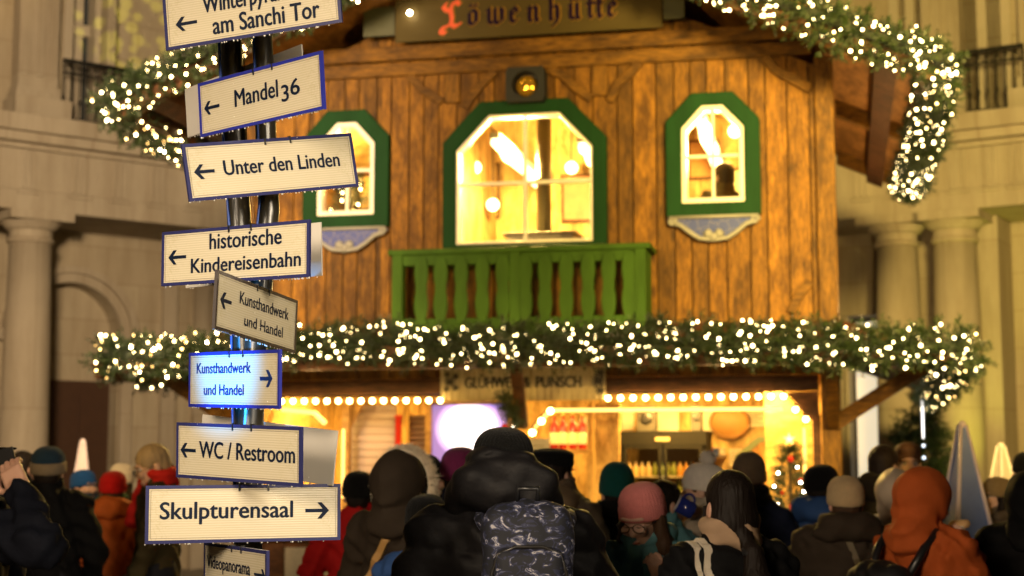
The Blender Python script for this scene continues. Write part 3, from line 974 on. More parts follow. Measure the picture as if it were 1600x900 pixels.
for pxx in (660, 690, 722, 755, 787, 822, 853, 886, 920, 952, 984):
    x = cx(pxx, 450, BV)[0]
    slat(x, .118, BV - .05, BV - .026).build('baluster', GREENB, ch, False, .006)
for x in (bl + .05, cx(806, 450, BV)[0], brr - .05):
    MB().box(x - .05, x + .05, BV - .055, BV + .05, zb - .05, zt - .05).build('balcony_post', GREENB, ch, False, .008)
for yy in (-.28, -.13):
    for x in (bl + .012, brr - .012):
        MB().box(x - .012, x + .012, yy - .06, yy + .06, zb, zt - .05).build('baluster', GREENB, ch, False, .004)

# ------------------------------------------------------------------ fir garlands with fairy lights
nm, nt, b = new_mat('fir_needles')
geo = N(nt, 'ShaderNodeNewGeometry')
rp = N(nt, 'ShaderNodeValToRGB')
rp.color_ramp.elements[0].color = (.005, .014, .005, 1)
rp.color_ramp.elements[1].color = (.026, .050, .008, 1)
nt.links.new(geo.outputs['Random Per Island'], rp.inputs[0])
nt.links.new(rp.outputs[0], b.inputs['Base Color'])
b.inputs['Roughness'].default_value = .55
NEEDLES = nm
TWIG = plain('twig', (.05, .03, .015), .8)

def sprigs(m, bases, dirs, L, nn, nl, nw):
    """fir sprigs: flat needles down both sides of a short twig"""
    for p, d in zip(bases, dirs):
        d = d / np.linalg.norm(d)
        a = np.cross(d, RNG.normal(size=3)); a /= np.linalg.norm(a)
        c = np.cross(d, a)
        l = L * RNG.uniform(.7, 1.25)
        m.add([p - a * .004, p + a * .004, p + d * l], [(0, 1, 2)])
        for i in range(nn):
            t = (i + RNG.uniform(0, 1)) / nn
            th = RNG.uniform(0, 2 * math.pi)
            o = a * math.cos(th) + c * math.sin(th)
            q = p + d * (l * t)
            nd = d * .75 + o
            nd /= np.linalg.norm(nd)
            k = nl * (1 - .35 * t) * RNG.uniform(.75, 1.2)
            sd_ = np.cross(nd, RNG.normal(size=3)); sd_ *= nw / np.linalg.norm(sd_)
            m.add([q - sd_ * .5, q + sd_ * .5, q + nd * k + sd_ * .5, q + nd * k - sd_ * .5], [(0, 1, 2, 3)])

def along(path, n):
    P = [np.array(p, float) for p in path]
    ls = np.array([np.linalg.norm(b - a) for a, b in zip(P[:-1], P[1:])])
    cu = np.concatenate([[0], np.cumsum(ls)])
    out = []
    for t in np.sort(RNG.uniform(0, cu[-1], n)):
        i = min(int(np.searchsorted(cu, t, 'right')) - 1, len(ls) - 1)
        out.append((P[i] + (P[i + 1] - P[i]) * (t - cu[i]) / ls[i], (P[i + 1] - P[i]) / ls[i]))
    return out, cu[-1]

BULBME = None
def bulb_mesh(r, mat, name):
    m = MB().ball((0, 0, 0), r, 6, 4)
    me = bpy.data.meshes.new(name)
    me.from_pydata(m.v, [], m.f)
    me.materials.append(mat)
    return me
FAIRY = bulb_mesh(.0125, BULB, 'bulb')
FAIRIES = [bulb_mesh(.0125, glow('bright_bulb_light', (1.0, .78, .40), 46.0), 'bulb'), FAIRY, bulb_mesh(.010, glow('dim_bulb_light', (1.0, .66, .22), 17.0), 'bulb'), bulb_mesh(.009, glow('faint_bulb_light', (1.0, .60, .18), 6.0), 'bulb')]

def garland(name, path, rad, per_m, bulbs_m, label, sag=0.05):
    root = empty(name, tuple(CF.world(*path[0])), R(-12), label, 'garland')
    o = np.array(path[0], float)
    P = [np.array(p, float) - o for p in path]
    _, L = along(P, 2)
    pts, _ = along(P, int(per_m * L))
    m = MB()
    bs, ds = [], []
    for p, d in pts:
        v = RNG.normal(size=3); v -= d * (v @ d); v /= np.linalg.norm(v)
        lump = 1 + .18 * math.sin(p @ np.array([5.1, 3.3, 4.4])) + .12 * math.sin(p @ np.array([13.7, 11.3, 9.4]) + 1)
        r = rad * math.sqrt(RNG.uniform(0, 1)) * .74 * lump
        bs.append(p + v * r + np.array([0, 0, -sag * abs(math.sin(p @ np.array([1.7, 1.7, 0])))]))
        ds.append(v + d * RNG.normal() * .8 + RNG.normal(size=3) * .35)
    sprigs(m, bs, ds, .125, 16, .050, .0085)
    m.build('greenery', NEEDLES, root)
    MB().tube([tuple(p) for p in P], rad * .22, 8).build('core', plain('garland_core', (.012, .018, .009), .9), root)
    bp, _ = along(P, int(bulbs_m * L))
    rest = MB()
    for i, (p, d) in enumerate(bp):
        v = RNG.normal(size=3); v -= d * (v @ d); v /= np.linalg.norm(v)
        q = p + v * rad * RNG.uniform(.5, 1.12) + np.array([0, 0, -sag * abs(math.sin(p @ np.array([1.7, 1.7, 0])))])
        if i < 100:
            ob = bpy.data.objects.new('bulb', FAIRIES[int(RNG.choice(4, p=(.2, .35, .25, .2)))]); col.objects.link(ob); ob.parent = root; ob.location = q
        else:
            rest.ball(q, RNG.choice((.0125, .011, .008, .006)), 6, 4)
    if rest.v:
        tag(rest.build('fairy_lights', BULB, root), kind='stuff')
    return root

GR = .178
for q in ((-.55, -.85, 2.30), (.45, -.85, 2.30), (-1.8, -.85, 2.34), (1.8, -.85, 2.34)):
    lamp('POINT', 'canopy_fill', tuple(CF.world(*q)), 5, (1, .66, .24), None, .08)  # added point lights that brighten the banner, no bulbs of their own
for q, e in (((3.45, .3, 2.95), 190), ((3.45, 3.0, 2.95), 190), ((-3.4, .3, 2.9), 16), ((-3.4, 3.0, 2.9), 12), ((-1.0, -.85, 2.82), 7), ((0, -.85, 2.82), 7), ((1.0, -.85, 2.82), 7)):
    lamp('POINT', 'garland_fill', tuple(CF.world(*q)), e, (1, .66, .24), None, .12)  # added point lights boosting the garland bulbs on soffit and balcony
def on(pxs, v): return [(cx(p, q, v)[0], v, cx(p, q, v)[1]) for p, q in pxs]
front = on([(158, 557), (260, 553), (420, 543), (540, 531), (690, 538), (820, 537), (960, 533), (1120, 533), (1260, 534), (1400, 540), (1512, 541)], -1.04)
garland('fir_garland', front, GR, 330, 82, 'long fir garland with fairy lights running across the front below the green balcony', .02)
xr = front[-1][0]; zr = front[-1][2]
garland('fir_garland', [(xr, -1.04, zr), (xr + .02, 0, zr - .05), (xr - .02, 2.5, zr - .1), (xr, 5.8, zr - .12)], GR * .9, 90, 22, 'fir garland with fairy lights receding along the right end of the lower canopy', .05)
xl = front[0][0]; zl = front[0][2]
garland('fir_garland', [(xl, -1.04, zl), (xl + .05, .5, zl - .06), (xl + .1, 3.0, zl - .1), (xl + .1, 5.8, zl - .12)], GR * .9, 90, 22, 'fir garland with fairy lights receding along the left end of the lower canopy', .05)
rk = lambda x: roof_z(x) - .04
YF = RY0 - .12
garland('fir_garland', [(.3, YF, rk(.3)), (1.5, YF, rk(1.5)), (2.6, YF, rk(2.6)), (RX + .02, YF, rk(RX))], 0.19, 270, 84, 'fir garland with fairy lights sloping along the right front roof edge', .03)
garland('fir_garland', [(RX + .05, YF, rk(RX) - .0), (RX + .07, .6, rk(RX) - .10), (RX + .04, 2.4, rk(RX) - .12), (RX, 3.6, rk(RX) - .13), (RX, 4.6, rk(RX) - .08)], 0.18, 230, 74, 'fir garland with fairy lights hanging along the right eave of the roof', .06)
garland('fir_garland', [(-.3, YF, rk(.3)), (-1.5, YF, rk(1.5)), (-2.6, YF, rk(2.6)), (-RX - .02, YF, rk(RX))], .18, 240, 84, 'fir garland with fairy lights sloping along the left front roof edge', .03)
garland('fir_garland', [(-RX - .05, YF, rk(RX)), (-RX - .03, .6, rk(RX) - .1), (-RX, 2.4, rk(RX) - .12), (-RX, 3.6, rk(RX) - .13), (-RX, 4.6, rk(RX) - .08)], .17, 200, 56, 'fir garland with fairy lights hanging along the left eave of the roof', .06)

# ------------------------------------------------------------------ bar: rows of bulbs, banner, shutters, fridge and so on
def bulb_row(px_list, v, label, r=.026, cable=True):
    pts = [(cx(p, q, v)[0], v, cx(p, q, v)[1]) for p, q in px_list]
    root = empty('light_chain', tuple(CF.world(*pts[0])), R(-12), label, 'string lights')
    o = Vector(pts[0])
    MB().tube([tuple(Vector(p) - o + Vector((0, 0, .045))) for p in pts], .007, 6).build('cable', BLACK, root)
    me = bulb_mesh(r, BULB2, 'row_bulb')
    for p in pts:
        b_ = bpy.data.objects.new('bulb', me); col.objects.link(b_); b_.parent = root; b_.location = Vector(p) - o
        c = MB().lathe([(.012, .018), (.014, .05)], 8).build('socket', BLACK, b_)
    return root
bulb_row([(440 + 17.7 * i, 627 - .1 * i) for i in range(15)], -.1, 'row of round bulbs under the beam of the left bar bay')
bulb_row([(950 + 19.6 * i, 622 - .2 * i) for i in range(15)] + [(1243, 640), (1259, 655)], -.1, 'row of round bulbs under the beam of the right bar bay')
bulb_row([(832, 676), (846, 658), (860, 642)], -.05, 'three round bulbs climbing the slanted edge beside the red bottles', .03)

# banner
def text_mesh(body, bold=0.0, space=1.0):
    cu = bpy.data.curves.new('lettering', 'FONT')
    cu.body = body
    cu.offset = bold
    cu.space_character = space
    cu.resolution_u = 4
    ob = bpy.data.objects.new('tmp', cu)
    col.objects.link(ob)
    dg = bpy.context.evaluated_depsgraph_get()
    me = bpy.data.meshes.new_from_object(ob.evaluated_get(dg))
    bpy.data.objects.remove(ob)
    vs = np.array([v.co[:] for v in me.vertices])
    fs = [tuple(p.vertices) for p in me.polygons]
    bpy.data.meshes.remove(me)
    return vs, fs
CAPH = text_mesh('H')[0][:, 1].max()
def put_text(m, body, x0, z0, x1, z1, cap, bold=0.0, y=0.0):
    """text from baseline point (x0,z0) to (x1,z1), capital height cap, into MB m on plane y"""
    vs, fs = text_mesh(body)
    a, b_ = vs[:, 0].min(), vs[:, 0].max()
    L = math.hypot(x1 - x0, z1 - z0)
    ux, uz = (x1 - x0) / L, (z1 - z0) / L
    sx = L / (b_ - a); sy = cap / CAPH
    out = []
    for v in vs:
        s_, t = (v[0] - a) * sx, v[1] * sy
        out.append((x0 + ux * s_ - uz * t, y, z0 + uz * s_ + ux * t))
    m.add(out, fs)
    if bold:
        for k, (dx, dz) in enumerate(((bold, 0), (-bold, 0), (0, bold * .6), (0, -bold * .6))):
            m.add([(x + dx * cap, yy - .00005 * (k + 1), z + dz * cap) for x, yy, z in out], fs)

bnr = empty('banner', tuple(CF.world(-.05, -.085, 2.36)), R(-12), 'pale banner with dark capital lettering above the middle of the bar', 'banner')
a0 = cx(688, 628, -.085); a1 = cx(946, 574, -.085)
bm2 = MB()
nx = 24
for i in range(nx):
    xa_, xb_ = a0[0] + (a1[0] - a0[0]) * i / nx + .05, a0[0] + (a1[0] - a0[0]) * (i + 1) / nx + .05
    f_ = lambda x: .010 * math.sin(x * 9) + .003 * math.sin(x * 23)
    vs = [(xa_, f_(xa_), -.16), (xb_, f_(xb_), -.16), (xb_, f_(xb_), .16), (xa_, f_(xa_), .16)]
    bm2.add(vs, [(0, 1, 2, 3)])
bo = bm2.build('cloth', plain('pale_banner_cloth', (.50, .42, .24), .7, vary=.15), bnr, True)
sd2 = bo.modifiers.new('thick', 'SOLIDIFY'); sd2.thickness = .004
INK = plain('banner_ink', (.018, .015, .012), .6)
lm = MB()
for body, p0, p1 in (('GLÜHWEIN', 727, 815), ('&', 818, 829), ('PUNSCH', 838, 908)):
    xx0 = cx(p0, 602, -.1)[0] + .05; xx1 = cx(p1, 602, -.1)[0] + .05
    put_text(lm, body, xx0, -.040, xx1, -.040, .098, .05, -.022)
lm.build('lettering', INK, bnr)
om = MB()
for cxp, czp, rr in ((703, 597, .05), (712, 588, .035), (712, 606, .035), (698, 608, .03), (699, 585, .03), (935, 595, .07), (938, 582, .05), (938, 610, .05)):
    xx, zz = cx(cxp, czp, -.1)
    xx += .05; zz -= 2.36
    for k in range(6):
        a = math.pi * k / 6
        om.beam((xx - rr * math.cos(a), -.02 - .0004 * k, zz - rr * math.sin(a)), (xx + rr * math.cos(a), -.02 - .0004 * k, zz + rr * math.sin(a)), .002, rr * .22)
om.build('ornament', INK, bnr)

# left bay
rm, nt, b = new_mat('roller_shutter')
b.inputs['Base Color'].default_value = (.56, .44, .38, 1); b.inputs['Roughness'].default_value = .45
def shutter(px0, px1, py0, v, mat, label, step=.075):
    x0 = cx(px0, 700, v)[0]; x1 = cx(px1, 700, v)[0]; zt_ = cx((px0 + px1) / 2, py0, v)[1]
    m = MB()
    z = 1.0
    pts = []
    while z < zt_:
        pts += [(0.0, z), (-.018, z + step * .3), (-.018, z + step * .7), (0, z + step * .95)]
        z += step
    vs = []
    for (yy, zz) in pts:
        vs += [(-(x1 - x0) / 2, yy, zz - 1), ((x1 - x0) / 2, yy, zz - 1)]
    m.add(vs, [(2 * i, 2 * i + 1, 2 * i + 3, 2 * i + 2) for i in range(len(pts) - 1)])
    m.box(-(x1 - x0) / 2, (x1 - x0) / 2, .004, .03, 0, pts[-1][1] - 1)
    o = m.build('roller_shutter', mat)
    o.location = tuple(CF.world((x0 + x1) / 2, v, 1.0)); o.rotation_euler = (0, 0, R(-12))
    tag(o, label, 'shutter')
shutter(546, 618, 640, .5, rm, 'pale pink ribbed roller shutter left of the red pole in the bar')
shutter(638, 664, 655, .55, plain('brown_shutter', (.17, .09, .045), .5), 'narrow dark brown ribbed shutter beside the glowing poster', .05)
def pole(px, wpx, v, top, mat, label, name='pole'):
    x, z = cx(px, 700, v)
    rr = wpx / 2 * 14.5 / FPX
    o = MB().lathe([(rr * 1.2, 0), (rr * 1.2, .04), (rr, .05), (rr, top), (rr * 1.15, top + .005), (rr * 1.15, top + .03)], 14).build(name, mat, None, True)
    o.location = tuple(CF.world(x, v, .0)); tag(o, label, 'pole')
pole(622, 11, .42, 2.06, plain('red_paint', (.60, .03, .015), .35), 'bright red pole standing between the two roller shutters')
pole(636, 6, .44, 2.2, plain('yellow_pole_paint', (.6, .36, .08), .4), 'thin yellow pole directly right of the red pole')
for (p0, p1, v) in ((534, 545, .1), (664, 673, .3)):
    xa_, _ = cx(p0, 700, v); xb_, _ = cx(p1, 700, v)
    MB().box(xa_, xb_, v, v + .08, .985, 2.26).build('bay_post', W_INX, ch)
# slanted brace board in left bay
x0_, z0_ = cx(548, 660, .3); x1_, z1_ = cx(575, 632, .3)
MB().prism([(x0_, z0_ - .1), (x0_ + .18, 2.24), (x0_, 2.24)], .2, .24).build('bay_brace', W_INX, ch)

# glowing picture
gm2, nt, b = new_mat('poster_light')
tc = N(nt, 'ShaderNodeTexCoord')
gr2 = N(nt, 'ShaderNodeTexGradient', gradient_type='SPHERICAL')
mp = N(nt, 'ShaderNodeMapping'); mp.inputs['Location'].default_value = (-.05, 0, -.15); mp.inputs['Scale'].default_value = (2.9, 1, 3.3)
nt.links.new(tc.outputs['Object'], mp.inputs[0]); nt.links.new(mp.outputs[0], gr2.inputs[0])
rp = N(nt, 'ShaderNodeValToRGB')
e0, e1 = rp.color_ramp.elements
e0.position = .0; e0.color = (.16, .10, .30, 1); e1.position = .30; e1.color = (1, .92, .98, 1)
e2 = rp.color_ramp.elements.new(.14); e2.color = (.50, .36, .80, 1)
e3 = rp.color_ramp.elements.new(.17); e3.color = (.36, .22, .62, 1)
e4 = rp.color_ramp.elements.new(.20); e4.color = (.72, .58, .92, 1)
nt.links.new(gr2.outputs[0], rp.inputs[0])
nt.links.new(rp.outputs[0], b.inputs['Emission Color'])
b.inputs['Emission Strength'].default_value = 1.7
nt.links.new(rp.outputs[0], b.inputs['Base Color'])
ps0 = cx(671, 722, .35); ps1 = cx(790, 632, .35)
pe = empty('light_box', tuple(CF.world((ps0[0] + ps1[0]) / 2, .35, (ps0[1] + ps1[1]) / 2)), R(-12), 'glowing white and lilac light box behind the man with the backpack', 'light box')
hx, hz = (ps1[0] - ps0[0]) / 2, (ps1[1] - ps0[1]) / 2
MB().box(-hx, hx, 0, .05, -hz - .25, hz).build('screen', gm2, pe)
MB().box(-hx - .03, hx + .03, .052, .12, -hz - .28, hz + .03).build('case', W_INX, pe)

# centre: menu board, bottles, fridge
wood_sign = wood('sign_wood', (.36, .2, .06), (.6, .36, .12), 'x')
mb_ = empty('menu_board', tuple(CF.world(*[cx(838, 700, .0)[0], -.1, 1.72])), R(-12), 'small pale menu board behind the backpack man', 'sign')
MB().box(-.14, .14, -.01, .01, -.16, .13).build('board', plain('pale_grey_board', (.34, .31, .28), .5), mb_)
mm = MB()
for k in range(4):
    mm.box(-.09, .09 - .02 * (k % 2), -.013, -.0105, .06 - k * .035, .07 - k * .035)
mm.build('lettering', plain('faint_ink', (.16, .14, .12), .6), mb_)

REDG = plain('red_bottle', (.55, .03, .02), .15, spec=.8)
LABL = glow('label_glow', (1.0, .62, .15), .9)  # bulb light put into the paper label as its own glow
def bottle(px, py, v, h, r, body, capm, label, group, labelm=None):
    x, z = cx(px, py, v)
    e = empty('bottle', tuple(CF.world(x, v, z)), R(-12), label, 'bottle', group)
    MB().lathe([(r * .9, 0), (r, .01), (r, h * .58), (r * .8, h * .68), (r * .35, h * .76), (r * .33, h * .92)], 12).build('glass_body', body, e, True)
    MB().lathe([(r * .42, h * .92), (r * .42, h)], 10).build('cap', capm, e)
    if labelm:
        MB().lathe([(r * 1.03, h * .14), (r * 1.03, h * .46)], 12).build('paper_label', labelm, e, True)
for i, px in enumerate((866, 880, 895, 910)):
    bottle(px, 702, .25, .34, .040, REDG, plain('gold_cap', (.6, .4, .1), .3, .8), 'red bottle with gold label standing on the hanging shelf by the bulbs', 'red bottles on the bar shelf', LABL)
xs0, zs0 = cx(855, 703, .25); xs1, _ = cx(922, 703, .25)
sf = MB().box(xs0, xs1, .15, .36, zs0 - .03, zs0 - .003).build('bottle_shelf', W_INX); sf.location = tuple(CF.o); sf.rotation_euler = (0, 0, R(-12)); tag(sf, 'narrow wooden wall shelf holding the row of red bottles', 'shelf')
pole(927, 5, .3, 2.24, plain('yellow_post_paint', (.62, .40, .12), .4), 'thin pale yellow post between the red bottles and the fridge')
pt = MB().box(cx(918, 700, .8)[0], cx(968, 700, .8)[0], .8, .84, .985, 2.2); pt.build('partition', W_IN, ch)

FV = 1.5
fx0, fz1 = cx(968, 677, FV); fx1, fz2 = cx(1104, 677, FV)
fr_ = empty('fridge', tuple(CF.world((fx0 + fx1) / 2, FV, 0)), R(-12), 'black glass door drinks fridge with rows of bottles at the back of the bar', 'fridge')
hw = (fx1 - fx0) / 2
H = fz1
hd = .12
BLK = plain('fridge_black', (.005, .0045, .0035), .8, spec=.15)
body = MB().box(-hw, -hw + .04, 0, .6, .1, H).box(hw - .04, hw, 0, .6, .1, H).box(-hw + .04, hw - .04, .56, .6, .1, H).box(-hw + .04, hw - .04, 0, .56, .1, .2).box(-hw - .01, hw + .01, -.03, .6, H, H + .02)
body.build('body', BLK, fr_)
hdx = MB().box(-hw - .0, hw + .0, -.035, -.001, H - hd, H).build('header', BLK, fr_)
MB().box(-.07, .07, -.037, -.0352, H - hd * .65, H - hd * .35).build('emblem', plain('fridge_emblem', (.30, .22, .10), .5), fr_)
for s in (-1, 1):
    a, b_ = (-hw + .045, -.012) if s < 0 else (.012, hw - .045)
    dd = MB().ring([(a, .2), (b_, .2), (b_, H - hd - .005), (a, H - hd - .005)], [(a + .03, .23), (b_ - .03, .23), (b_ - .03, H - hd - .035), (a + .03, H - hd - .035)], -.03, -.004).build('door', BLK, fr_)
    MB().box(a + .03, b_ - .03, -.02, -.016, .23, H - hd - .035).build('pane', glass('fridge_glass', (.9, .86, .75), .10), dd)
    MB().tube([(-.02 * -s * -1 + (.03 if s > 0 else -.03), -.06, .9), ((.03 if s > 0 else -.03) + .02 * s, -.06, 1.4)], .01, 6).build('handle', plain('steel', (.5, .48, .45), .3, .9), dd)
shl = MB()
levels = [1.28, 1.50, 1.06, .84]
for z in levels:
    shl.box(-hw + .045, hw - .045, .03, .54, z - .012, z)
shl.build('shelf', plain('wire_shelf', (.45, .42, .38), .4, .5), fr_)
lamp('AREA', 'fridge_lamp', tuple(CF.world((fx0 + fx1) / 2, FV + .2, H - .02)), 3.0, (1, .8, .5), tuple(CF.world((fx0 + fx1) / 2, FV + .22, .8)), .3)
BOT = [plain('amber_bottle', (.30, .16, .04), .15), plain('clear_bottle', (.50, .42, .28), .15), plain('green_bottle', (.12, .16, .05), .15)]
for li, z in enumerate(levels[:3]):
    for i in range(12):
        x = -hw + .085 + (2 * hw - .17) * i / 11
        e = empty('bottle', tuple(CF.world((fx0 + fx1) / 2 + x, FV + .1, z)), R(-12), 'drink bottle standing in a row behind the fridge glass', 'bottle', 'bottles in the fridge')
        h, r = (.17, .026) if li != 1 else (.15, .03)
        MB().lathe([(r * .9, 0), (r, .01), (r, h * .6), (r * .4, h * .75), (r * .36, h * .95)], 8).build('glass_body', BOT[(li + i // 4) % 3], e, True)
        MB().lathe([(r * .45, h * .95), (r * .45, h)], 8).build('cap', BLK, e)
hs = MB().box(cx(935, 690, 2.3)[0], cx(968, 690, 2.3)[0], 2.25, 2.45, 1.68, 1.70); o = hs.build('mug_shelf', W_INX); o.location = tuple(CF.o); o.rotation_euler = (0, 0, R(-12)); tag(o, 'small wooden mug shelf on the back wall left of the fridge', 'shelf')
for (zz, p0, p1, n_) in ((1.70, 936, 967, 4), (1.70, 1108, 1128, 3), (1.25, 1108, 1190, 9)):
    for i in range(n_):
        x = cx(p0 + (p1 - p0) * i / max(n_ - 1, 1), 700, 2.33)[0]
        e = empty('mug', tuple(CF.world(x, 2.33, zz)), RNG.uniform(0, 6), 'small mug in a row on the back wall of the bar', 'mug', 'mugs on the back shelves')
        c_ = ((.55, .05, .03), (.05, .09, .3), (.6, .5, .35))[i % 3]
        MB().lathe([(.036, 0), (.042, .02), (.04, .09), (.035, .09), (.034, .012), (.001, .01)], 12).build('mug_wall', plain('mug_glaze%d' % (i % 3), c_, .2), e, True)
        MB().tube([(.04 + .025 * math.sin(a), 0, .045 - .025 * math.cos(a)) for a in np.linspace(0, math.pi, 7)], .006, 5).build('handle', plain('mug_glaze%d' % (i % 3), c_, .2), e, True)
hs = MB().box(cx(1104, 690, 2.3)[0], cx(1194, 690, 2.3)[0], 2.25, 2.45, 1.23, 1.25).box(cx(1104, 690, 2.3)[0], cx(1132, 690, 2.3)[0], 2.25, 2.45, 1.68, 1.70); o = hs.build('mug_shelf', W_INX); o.location = tuple(CF.o); o.rotation_euler = (0, 0, R(-12)); tag(o, 'two level wooden mug shelf on the back wall right of the fridge', 'shelf')
for k, (px, py, w_, h_) in enumerate(((925, 668, .16, .22), (946, 664, .14, .2), (1180, 655, .2, .16), (1150, 715, .14, .18))):
    x, z = cx(px, py, 2.48)
    o = empty('price_board', tuple(CF.world(x, 2.47, z)), R(-12), ('pale price board high on the back wall beside the thin yellow post', 'second pale price board just left of the fridge top', 'pale price board high on the wall right of the oval plaque', 'small price board under the oval plaque')[k], 'sign')
    MB().box(-w_ / 2, w_ / 2, -.01, .01, -h_ / 2, h_ / 2).build('board', plain('price_paper', (.62, .52, .34), .6), o)
    q = MB()
    for t in range(5): q.box(-w_ * .38, w_ * (.38 - .2 * (t % 2)), -.0125, -.0105, h_ * (.32 - t * .16), h_ * (.37 - t * .16))
    q.build('lettering', INK, o)
# boxes and papers above the fridge
bx_m = plain('dark_box', (.04, .035, .025), .5)
for (p0, p1, lab) in ((992, 1022, 'dark speaker box on top of the fridge, left one'), (1077, 1094, 'dark speaker box on top of the fridge, right one')):
    a = cx(p0, 660, FV)[0]; b_ = cx(p1, 660, FV)[0]
    o = empty('speaker_box', tuple(CF.world((a + b_) / 2, FV + .12, H + .02)), R(-12), lab, 'speaker')
    hh = (b_ - a) / 2
    MB().box(-hh, hh, 0, .2, 0, .26).build('case', bx_m, o, False, .008)
    MB().lathe([(hh * .7, 0), (hh * .6, .012), (.01, .004)], 16, M=Matrix.Translation((0, -.001, .13)) @ Matrix.Rotation(R(90), 4, 'X')).build('cone', BLACK, o, True)
PAPER = plain('white_paper', (.75, .70, .55), .6)
for (p0, p1, q0, q1, lab) in ((1024, 1060, 640, 674, 'large pale paper notice on the wall above the fridge'), (1096, 1120, 640, 676, 'small pale paper notice right of the fridge top'), (972, 990, 642, 672, 'small yellow paper notice left of the speaker boxes')):
    a = cx(p0, q1, YB - .02); b_ = cx(p1, q0, YB - .02)
    o = MB().box(-(b_[0] - a[0]) / 2, (b_[0] - a[0]) / 2, 0, .008, 0, b_[1] - a[1]).build('notice', PAPER)
    o.location = tuple(CF.world((a[0] + b_[0]) / 2, YB - .02, a[1])); o.rotation_euler = (0, 0, R(-12)); tag(o, lab, 'notice')
# oval wooden sign and green arched door at the back
a = cx(1140, 660, YB - .05)
ov = empty('wooden_plaque', tuple(CF.world(a[0], YB - .05, a[1])), R(-12), 'oval carved wooden plaque on the back wall right of the fridge', 'plaque')
MB().lathe([(.20, 0), (.21, .015), (.19, .03), (.001, .026)], 28, sx=1, sy=.82, M=Matrix.Rotation(R(90), 4, 'X')).build('disc', plain('plaque_wood', (.42, .22, .05), .5, vary=.4, scale=8), ov, True)
MB().tube([(.2 * math.cos(t), -.03, .164 * math.sin(t)) for t in np.linspace(0, 2 * math.pi, 33)], .014, 6).build('rim', plain('plaque_rim', (.3, .14, .03), .5), ov, True)
d0 = cx(1150, 800, YB - .04); d1 = cx(1204, 682, YB - .04)
gx0, gx1, gz1 = d0[0], d0[0] + .72, d1[1]
out = chamfer(gx0, gx1, 0, gz1, .24, .2); ins = chamfer(gx0 + .06, gx1 - .06, .005, gz1 - .06, .21, .17)
dfr = MB().ring(out, ins, YB - .05, YB - .004).build('bar_door', plain('olive_green_paint', (.13, .17, .06), .5), ch)
MB().prism(ins, YB - .03, YB - .003).build('leaf', wood('door_wood', (.45, .2, .05), (.65, .33, .09), 'z'), dfr)
# bright planked cheek on the right of the bar, with glowing strip
wv = 1.2
a = cx(1196, 700, wv)[0]
hb = MB()
z = .0
while z < 2.4:
    hb.box(a, HWID - .17, wv, wv + .04, z + .003, z + .137)
    z += .14
hb.build('bar_cheek', wood('pale_wood', (.55, .36, .12), (.75, .52, .20), 'x', island=.2), ch)
LED = glow('led_strip', (1, .62, .18), 2.0)
def strip(m, label):
    o = m.build('light_strip', LED); o.location = tuple(CF.o); o.rotation_euler = (0, 0, R(-12)); tag(o, label, 'light strip')
xx, z_ = cx(1256, 660, -.0)
strip(MB().box(xx - .012, xx + .012, .02, .04, 1.0, z_ - .05), 'upright glowing strip right of the little Christmas tree')
la = cx(834, 668, .12); lb = cx(860, 641, .12); lc = cx(1222, 637, .12)
strip(MB().beam((la[0], .14, la[1]), (lb[0], .14, lb[1]), .03, .03).beam((lb[0] - .004, .14, lb[1]), (lc[0], .14, lc[1] - .01), .03, .03), 'long bent glowing strip above the red bottles and the fridge')
l2 = [cx(440, 640, .6), cx(492, 645, .6), cx(508, 662, .6)]
strip(MB().beam((l2[0][0], .6, l2[0][1]), (l2[1][0], .6, l2[1][1]), .03, .04).beam((l2[1][0] - .006, .6, l2[1][1]), (l2[2][0], .6, l2[2][1]), .03, .04), 'short bent glowing strip in the left bar bay by the signpost')
l3 = cx(537, 700, .09)
strip(MB().box(l3[0] - .012, l3[0] + .012, .07, .09, 1.3, 1.95), 'upright glowing strip on the post left of the pink shutter')
# bar lamps
for x, e in ((-2.0, 110), (-.3, 65), (1.2, 150), (2.1, 95)):
    lamp('AREA', 'bar_lamp', tuple(CF.world(x, 1.0, 2.40)), e, (1, .56, .12), tuple(CF.world(x, 1.4, 0)), .5)
# cloth pelmet glowing under the ceiling near the bottles
# gingerbread-free counter things: jars
for i, (px, c, lab) in enumerate(((955, (.6, .15, .05), 'small red jar on the counter right of the thin post'), (963, (.1, .25, .45), 'small blue tin on the counter beside the red jar'))):
    x, z = cx(px, 845, -.2)
    j = empty('jar', tuple(CF.world(x, -.2, .985)), 0, lab, 'jar')
    MB().lathe([(.04, 0), (.045, .01), (.045, .13), (.035, .15)], 14).build('body', plain('jar%d' % i, c, .3), j, True)
    MB().lathe([(.038, .15), (.038, .18)], 14).build('lid', WHITE, j)
x, z = cx(1196, 850, -.3)
cp = empty('paper_cup', tuple(CF.world(x, -.35, .985)), 0, 'pale yellow paper cup on the bar counter behind the ponytail woman', 'cup')
MB().lathe([(.032, 0), (.045, .16), (.041, .16), (.03, .01)], 18).build('cup_wall', plain('yellow_paper', (.75, .55, .2), .5), cp, True)
MB().lathe([(.046, .158), (.049, .163), (.046, .168), (.042, .163)], 18).build('rim', WHITE, cp, True)
x, z = cx(1226, 860, -.3)
cr = empty('wooden_crate', tuple(CF.world(x, -.32, .985)), R(-12), 'small wooden crate on the counter below the little Christmas tree', 'crate')
k = MB()
for s in (-1, 1):
    for zz in (0.0, .06):
        k.box(-.13, .13, s * .09 - .006, s * .09 + .006, zz, zz + .05)
        k.box(s * .136 - .006, s * .136 + .006, -.096, .096, zz, zz + .05)
k.build('slats', wood('crate_wood', (.35, .18, .06), (.55, .32, .12), 'x'), cr)
MB().box(-.13, .13, -.084, .084, -.0, .012).build('bottom', W_INX, cr)

